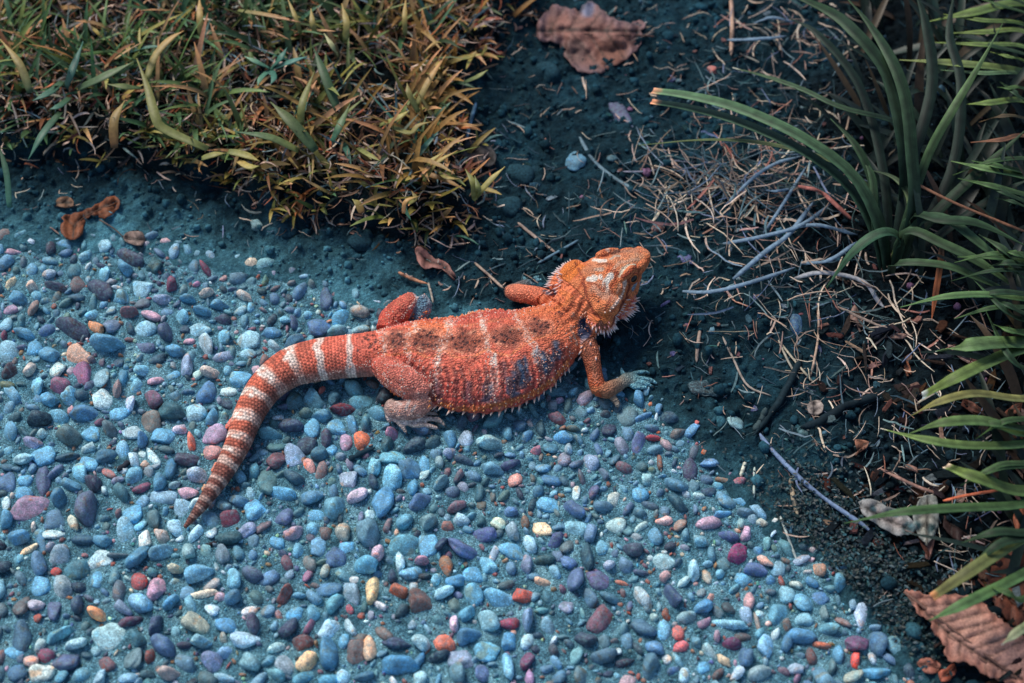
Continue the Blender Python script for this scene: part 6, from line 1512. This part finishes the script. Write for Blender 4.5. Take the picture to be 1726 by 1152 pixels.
def fallen(outline, rib, label, c, zb=0.004, cup=0.006, veins=5, cedge=None, teeth=1.6, tilt=None, stem=None, veinw=1.3, step=3.6, name='fallen_leaf', crumple=.003, patches=()):
    """outline and midrib in photo positions; relief is built from the midrib, the side veins and a cupped edge"""
    O = np.array(outline, float)
    # finer, slightly toothed outline
    R = []
    for i in range(len(O)):
        a, b = O[i], O[(i + 1) % len(O)]; L = np.linalg.norm(b - a); k = max(2, int(L / 6))
        nrm = np.array((b[1] - a[1], a[0] - b[0])) / (L + 1e-9)
        for j in range(k): R.append(a + (b - a) * j / k + nrm * (teeth * (1 if j % 2 else -1) * rng.uniform(.4, 1)))
    R = np.array(R)
    gx = np.arange(R[:, 0].min(), R[:, 0].max(), step); gy = np.arange(R[:, 1].min(), R[:, 1].max(), step)
    X, Y = np.meshgrid(gx, gy); X = X.ravel() + rng.uniform(-1, 1, X.size); Y = Y.ravel() + rng.uniform(-1, 1, Y.size)
    sd = sdist([tuple(p) for p in R], X, Y); k = sd > 2.0; X, Y = X[k], Y[k]
    pts = [Vector(p) for p in R] + [Vector((x, y)) for x, y in zip(X, Y)]
    n = len(R); ed = [(i, (i + 1) % n) for i in range(n)]
    vo, eo, fo, *_ = delaunay_2d_cdt(pts, ed, [list(range(n))], 1, 1e-5)
    V = np.array([tuple(p) for p in vo])
    rb_ = np.array(rib, float)
    def dseg(P, a, b):
        e = b - a; t = np.clip(((P - a) @ e) / (e @ e + 1e-9), 0, 1); return np.linalg.norm(P - a - t[:, None] * e, axis=1)
    dm = np.min([dseg(V, rb_[i], rb_[i + 1]) for i in range(len(rb_) - 1)], 0)
    dv_ = np.full(len(V), 1e9)
    for j in range(veins):
        t = (j + .6) / veins * (len(rb_) - 1) * .92; i = min(int(t), len(rb_) - 2); p = rb_[i] + (rb_[i + 1] - rb_[i]) * (t - i)
        d = rb_[i + 1] - rb_[i]; d /= np.linalg.norm(d); q = np.array((-d[1], d[0]))
        for s in (1, -1): dv_ = np.minimum(dv_, dseg(V, p, p + (d * .7 + q * s) * 90))
    sd = sdist([tuple(p) for p in R], V[:, 0], V[:, 1])
    edge = 1 - sm(0, 22, sd)
    z = zb + cup * sm(0, 60, dm) + crumple * (fbm2(V[:, 0] / 26, V[:, 1] / 26, 3, int(O[0][0]) % 17) - .5) * 2 - .0016 * np.exp(-(dm / 3.5) ** 2) - .0012 * np.exp(-(dv_ / 3.0) ** 2) + edge * crumple * .6 * np.sin(V[:, 0] * .25)
    if tilt: z = z + tilt[0] * (V[:, 0] - O[:, 0].mean()) + tilt[1] * (V[:, 1] - O[:, 1].mean())
    W = []
    for (px, py), zz in zip(V, z): W.append(tuple(G(px, py, max(zz, .001))))
    W = np.array(W); g = H(W[:, 0], W[:, 1]); W[:, 2] = W[:, 2] + np.median(g)
    col = np.tile(np.array(c, float), (len(V), 1))
    if cedge is not None: col = col * (1 - edge[:, None] * .7) + np.array(cedge) * edge[:, None] * .7
    for (x, y, r, pc_) in patches:
        m = (1 - sm(r * .6, r * 1.3, np.hypot(V[:, 0] - x, V[:, 1] - y) + 8 * (fbm2(V[:, 0] / 8, V[:, 1] / 8, 2, 3) - .5)))[:, None]; col = col * (1 - m) + np.array(pc_, float) * m
    dkv = np.clip(np.exp(-(dm / 2.4) ** 2) * .6 + np.exp(-(dv_ / 2.0) ** 2) * .34, 0, .7)[:, None]
    col = col * (1 - dkv)
    org = W.mean(0); org[2] = W[:, 2].min()
    e = empty(name, org); tag(e, label, 'leaf')
    mb = MB(); mb.add(W, fo, tone(np.clip(col, 4, 250)))
    o = mb.build('leaf_blade', m_leaf, e); md = o.modifiers.new('thickness', 'SOLIDIFY'); md.thickness = .0004
    # raised midrib
    n_ = 12; K = cubic([tuple(p) for p in rb_], n_) if len(rb_) > 1 else rb_
    if stem is not None: K = np.vstack([K, cubic([tuple(rb_[-1])] + [tuple(p) for p in stem], 8)[1:]])
    C = []
    for p in K:
        i = np.argmin(np.hypot(V[:, 0] - p[0], V[:, 1] - p[1])); C.append(tuple(G(p[0], p[1], W[i, 2] + .0004)))
    mb = MB(); tube(mb, np.array(C), np.linspace(.0003, .0008, len(C)) * veinw, tone(np.array(c) * .62), 6); mb.build('midrib', m_leaf, e)
    return e
fallen([(904, 50), (912, 34), (925, 24), (932, 14), (945, 17), (962, 22), (978, 22), (990, 8), (1003, 12), (1012, 22), (1028, 35), (1045, 42), (1062, 46), (1070, 42), (1084, 42), (1088, 52), (1080, 58), (1082, 72), (1076, 88), (1062, 102), (1045, 115),
        (1028, 118), (1018, 130), (1000, 131), (980, 130), (968, 122), (955, 108), (948, 95), (942, 82), (928, 76), (915, 79), (905, 70)],
       [(906, 60), (960, 57), (1010, 59), (1060, 60), (1086, 60)], 'large curled pinkish-brown leaf lying on dark soil at the top', (132, 84, 70), .008, -.006, 6, (120, 92, 98), 1.6, (.0000, -.00005), [(1102, 62)], crumple=.007,
       patches=[(990, 22, 14, (120, 118, 140)), (1030, 100, 26, (122, 74, 56)), (970, 95, 22, (104, 72, 64))])
fallen([(104, 366), (120, 364), (140, 358), (155, 352), (175, 340), (188, 333), (200, 336), (204, 348), (196, 360), (182, 370), (172, 372), (166, 366), (155, 366), (145, 372), (143, 390), (135, 404), (120, 408), (108, 402), (102, 388), (108, 376)],
       [(124, 404), (128, 380), (150, 362), (175, 352), (198, 342)], 'orange-brown lobed leaf fragment on silt at the left edge of the path', (152, 84, 38), .005, .004, 3, (128, 66, 30), 1.6, crumple=.004)
fallen([(80, 346), (95, 345), (105, 338), (118, 337), (127, 345), (126, 354), (112, 357), (95, 352)], [(80, 347), (100, 348), (124, 348)], 'small two-tone brown and grey leaf beside the lobed orange one', (136, 110, 96), .004, .002, 2, (140, 90, 50), .6)
fallen([(208, 400), (214, 393), (228, 391), (240, 393), (246, 404), (243, 413), (236, 417), (222, 414), (210, 408)], [(244, 406), (228, 405), (210, 402)], 'small tan leaf with a long pale stalk on silt', (146, 118, 104), .004, .002, 2, None, .6, None, [(195, 388), (180, 378), (168, 371)], 1.1)
fallen([(700, 425), (706, 421), (714, 424), (724, 434), (734, 442), (745, 444), (756, 450), (762, 460), (769, 474), (758, 468), (745, 460), (730, 457), (716, 460), (706, 450), (702, 438)], [(703, 428), (720, 446), (745, 452), (766, 472)],
       'curled narrow rusty leaf above the lizard hind leg', (150, 90, 76), .006, .007, 2, (156, 104, 92), .8)
fallen([(774, 252), (782, 244), (800, 242), (815, 244), (828, 252), (837, 266), (835, 280), (824, 288), (806, 282), (788, 276), (776, 266)], [(776, 256), (805, 264), (834, 278)], 'dark brown oval leaf at the right lawn edge', (58, 46, 44), .01, -.003, 3, (50, 52, 56), .7)
fallen([(1522, 998), (1530, 1000), (1540, 1000), (1560, 1006), (1580, 1010), (1602, 1005), (1622, 1008), (1640, 1010), (1655, 1020), (1668, 1035), (1680, 1045), (1700, 1060), (1722, 1075), (1745, 1090), (1745, 1160), (1700, 1158), (1672, 1148), (1655, 1142),
        (1640, 1128), (1620, 1120), (1600, 1122), (1588, 1108), (1590, 1095), (1580, 1080), (1568, 1068), (1566, 1050), (1548, 1044), (1540, 1030), (1532, 1015)],
       [(1530, 1006), (1560, 1040), (1600, 1075), (1650, 1110), (1720, 1150)], 'large ribbed pinkish-brown leaf at the bottom right corner', (184, 128, 106), .012, .004, 9, (176, 106, 82), 2.0, (-.00002, -.00003), [(1524, 998)], 1.6, crumple=.004)
fallen([(1645, 960), (1670, 935), (1700, 925), (1745, 930), (1745, 1075), (1725, 1070), (1700, 1050), (1680, 1030), (1665, 1000), (1650, 985)], [(1650, 975), (1690, 1000), (1740, 1050)], 'dark rusty leaf behind the large ribbed leaf', (112, 56, 32), .004, .004, 5, (96, 46, 28), 1.6)
fallen([(1445, 850), (1460, 845), (1478, 848), (1492, 858), (1510, 862), (1530, 875), (1545, 892), (1535, 905), (1510, 908), (1490, 898), (1470, 885), (1452, 872)], [(1448, 855), (1490, 880), (1540, 900)], 'pale grey-pink oval leaf, left of a pair in the mulch', (138, 120, 112), .012, .003, 4, (130, 136, 136), .8,
       patches=[(1505, 868, 8, (50, 90, 96)), (1470, 862, 6, (60, 90, 96)), (1530, 895, 12, (60, 92, 98))])
fallen([(1548, 845), (1562, 838), (1576, 842), (1580, 862), (1580, 885), (1574, 905), (1562, 922), (1550, 915), (1538, 895), (1536, 870)], [(1562, 842), (1560, 880), (1562, 920)], 'pale cream oval leaf with dark stains, right of a pair in the mulch', (144, 136, 120), .012, .003, 4, (140, 146, 140), .6,
       patches=[(1565, 896, 9, (40, 74, 76)), (1545, 890, 6, (44, 80, 84))])
fallen([(1357, 692), (1366, 684), (1378, 683), (1386, 692), (1383, 704), (1370, 711), (1360, 704)], [(1368, 710), (1370, 696), (1368, 684)], 'small pale round leaf with a short stalk beside dark stick', (156, 138, 126), .005, .002, 2, None, .5, None, [(1367, 676), (1366, 668)], .9)
fallen([(1432, 530), (1438, 522), (1444, 532), (1450, 545), (1454, 560), (1446, 560), (1440, 550), (1430, 546)], [(1438, 524), (1444, 545), (1450, 560)], 'small tan split leaf above the dark soil at right', (150, 112, 96), .005, .003, 2, None, .6)
fallen([(1438, 748), (1450, 748), (1463, 752), (1458, 762), (1446, 770), (1440, 762)], [(1462, 753), (1450, 758), (1442, 768)], 'small folded orange-brown leaf in the mulch', (166, 104, 72), .005, .002, 2, None, .5)
fallen([(1520, 612), (1526, 612), (1533, 625), (1534, 636), (1528, 634), (1522, 624)], [(1523, 613), (1530, 634)], 'tiny orange pointed leaf on the soil right of the twigs', (196, 110, 66), .004, .001, 1, None, .3)
fallen([(1544, 1118), (1556, 1110), (1572, 1112), (1586, 1122), (1580, 1136), (1564, 1138), (1552, 1130)], [(1546, 1120), (1584, 1126)], 'torn salmon leaf scrap below the large ribbed leaf', (166, 96, 74), .003, .002, 2, None, 1.0)
fallen([(1580, 1135), (1592, 1130), (1606, 1120), (1612, 1134), (1600, 1150), (1584, 1152)], [(1584, 1146), (1608, 1126)], 'small red-orange leaf at the bottom edge', (176, 84, 52), .003, .002, 2, None, 1.0)
fallen([(1620, 680), (1635, 684), (1655, 700), (1650, 706), (1630, 700), (1616, 690)], [(1620, 684), (1652, 704)], 'rusty narrow leaf behind the green leaf tips at right', (122, 66, 42), .006, .002, 2, None, .6)
fallen([(1690, 700), (1705, 686), (1722, 682), (1718, 696), (1700, 706)], [(1692, 702), (1720, 684)], 'rusty pointed leaf at the right edge under the leaves', (140, 72, 42), .006, .002, 2, None, .6)
fallen([(1590, 870), (1600, 880), (1625, 900), (1660, 915), (1662, 925), (1630, 925), (1600, 905), (1588, 890)], [(1590, 875), (1660, 922)], 'long dark brown curled leaf in the mulch at right', (62, 42, 38), .004, .003, 3, None, .6)
fallen([(1706, 865), (1726, 860), (1726, 895), (1712, 905), (1704, 885)], [(1710, 868), (1722, 898)], 'orange leaf at the right edge above the rusty leaf', (176, 92, 52), .01, .002, 2, None, .6)
fallen([(1432, 1122 - 640), (1410, 460), (1402, 466), (1415, 478)], [(1405, 464), (1430, 480)], 'small tan leaf scrap beneath the fan of old blades', (120, 92, 78), .004, .002, 1, None, .5)

# ---- loose stones on the soil
def loose_stone(px, py, rx, ry, ang, c, label, flat=.5, seed=1, name='loose_stone'):
    p = GH(px, py, 0); me_, f = pebble_shape(3, 5000 + seed, 1.5)
    e = seed
    m = np_mesh('stone', me_ * (rx * PXM, ry * PXM / .86, min(rx, ry) * PXM * flat), f); m.materials.append(m_peb)
    o = bpy.data.objects.new(name, m); COL.objects.link(o); o.location = p; o.rotation_euler = (rng.normal(0, .08), rng.normal(0, .08), math.radians(ang)); o.color = (*tone(c), 1)
    tag(o, label, 'stone'); return o
loose_stone(969, 273, 19, 18, 0, (72, 126, 152), 'squarish blue-grey stone lying on soil below the big leaf', .35, 1)
loose_stone(1046, 192, 17, 30, 20, (76, 72, 104), 'dull purple wedge-shaped stone left of the strap leaf tip', .5, 3)
loose_stone(1341, 550, 11, 19, 0, (44, 80, 116), 'slate blue oblong stone on the dark soil right of the head', .5, 4)
loose_stone(1240, 714, 16, 10, -25, (128, 168, 172), 'small pale cyan stone at the edge of the path', .6, 5)
loose_stone(1000, 694, 30, 13, 5, (108, 116, 172), 'flat lilac stone on the path just below the lizard hand', .55, 6)
loose_stone(1352, 730, 13, 11, 0, (46, 84, 88), 'round teal stone under the dark stick', .7, 7)
loose_stone(1377, 717, 8, 7, 0, (110, 116, 122), 'small grey stone at the end of the dark stick', .8, 8)
loose_stone(1199, 557, 8, 7, 0, (86, 132, 150), 'small pale blue pebble on soil between head and twigs', .8, 9)
loose_stone(1174, 712, 5, 4, 0, (214, 100, 90), 'tiny coral pebble on the silt by the path edge', .9, 10)
loose_stone(1131, 134, 9, 7, 40, (92, 76, 130), 'small violet chip on soil above the strap leaf tip', .6, 11)
loose_stone(1150, 440, 16, 9, 0, (84, 82, 140), 'small violet stone lying right of the lizard snout', .5, 12)
loose_stone(432, 379, 11, 9, 20, (116, 150, 150), 'small striped whitish stone on the silt below the lawn', .7, 13)
loose_stone(1201, 119, 9, 8, 0, (206, 104, 84), 'small coral-coloured pod on the straws near the strap leaf', .8, 15, 'seed_pod')
loose_stone(1188, 655, 26, 15, 10, (20, 44, 54), 'broad dark soil-covered stone beside the lizard hand', .22, 16)
loose_stone(1032, 268, 9, 8, 0, (52, 92, 104), 'small teal pebble right of the squarish blue-grey stone', .7, 17)
loose_stone(1110, 384, 13, 9, 10, (140, 84, 72), 'small reddish-brown clod in the straw nest near the snout', .7, 18)
for i_, (px, py, r_) in enumerate(((885, 300, 34), (925, 125, 26), (700, 365, 26), (1005, 350, 28), (480, 385, 22), (610, 405, 26), (860, 350, 24))):
    p = GH(px, py, -r_ * PXM * .25); v_, f_ = pebble_shape(3, 7000 + i_, 2.2)
    mb = MB(); mb.add(v_ * (r_ * PXM, r_ * PXM * .9, r_ * PXM * .5) + np.array(tuple(p)), f_, tone((28, 64, 76)))
    o = mb.build('soil_clod', m_crumb); tag(o, ['largest soil clod, below the dark oval leaf', 'rounded soil clod under the big curled leaf', 'soil clod tucked under the front of the lawn', 'soil clod in open soil above the lizard head', 'small soil clod on the silt below the lawn', 'soil clod above the raised hind knee', 'soil clod right of the lawn corner'][i_], 'clod', 'soil clods on the bare ground')
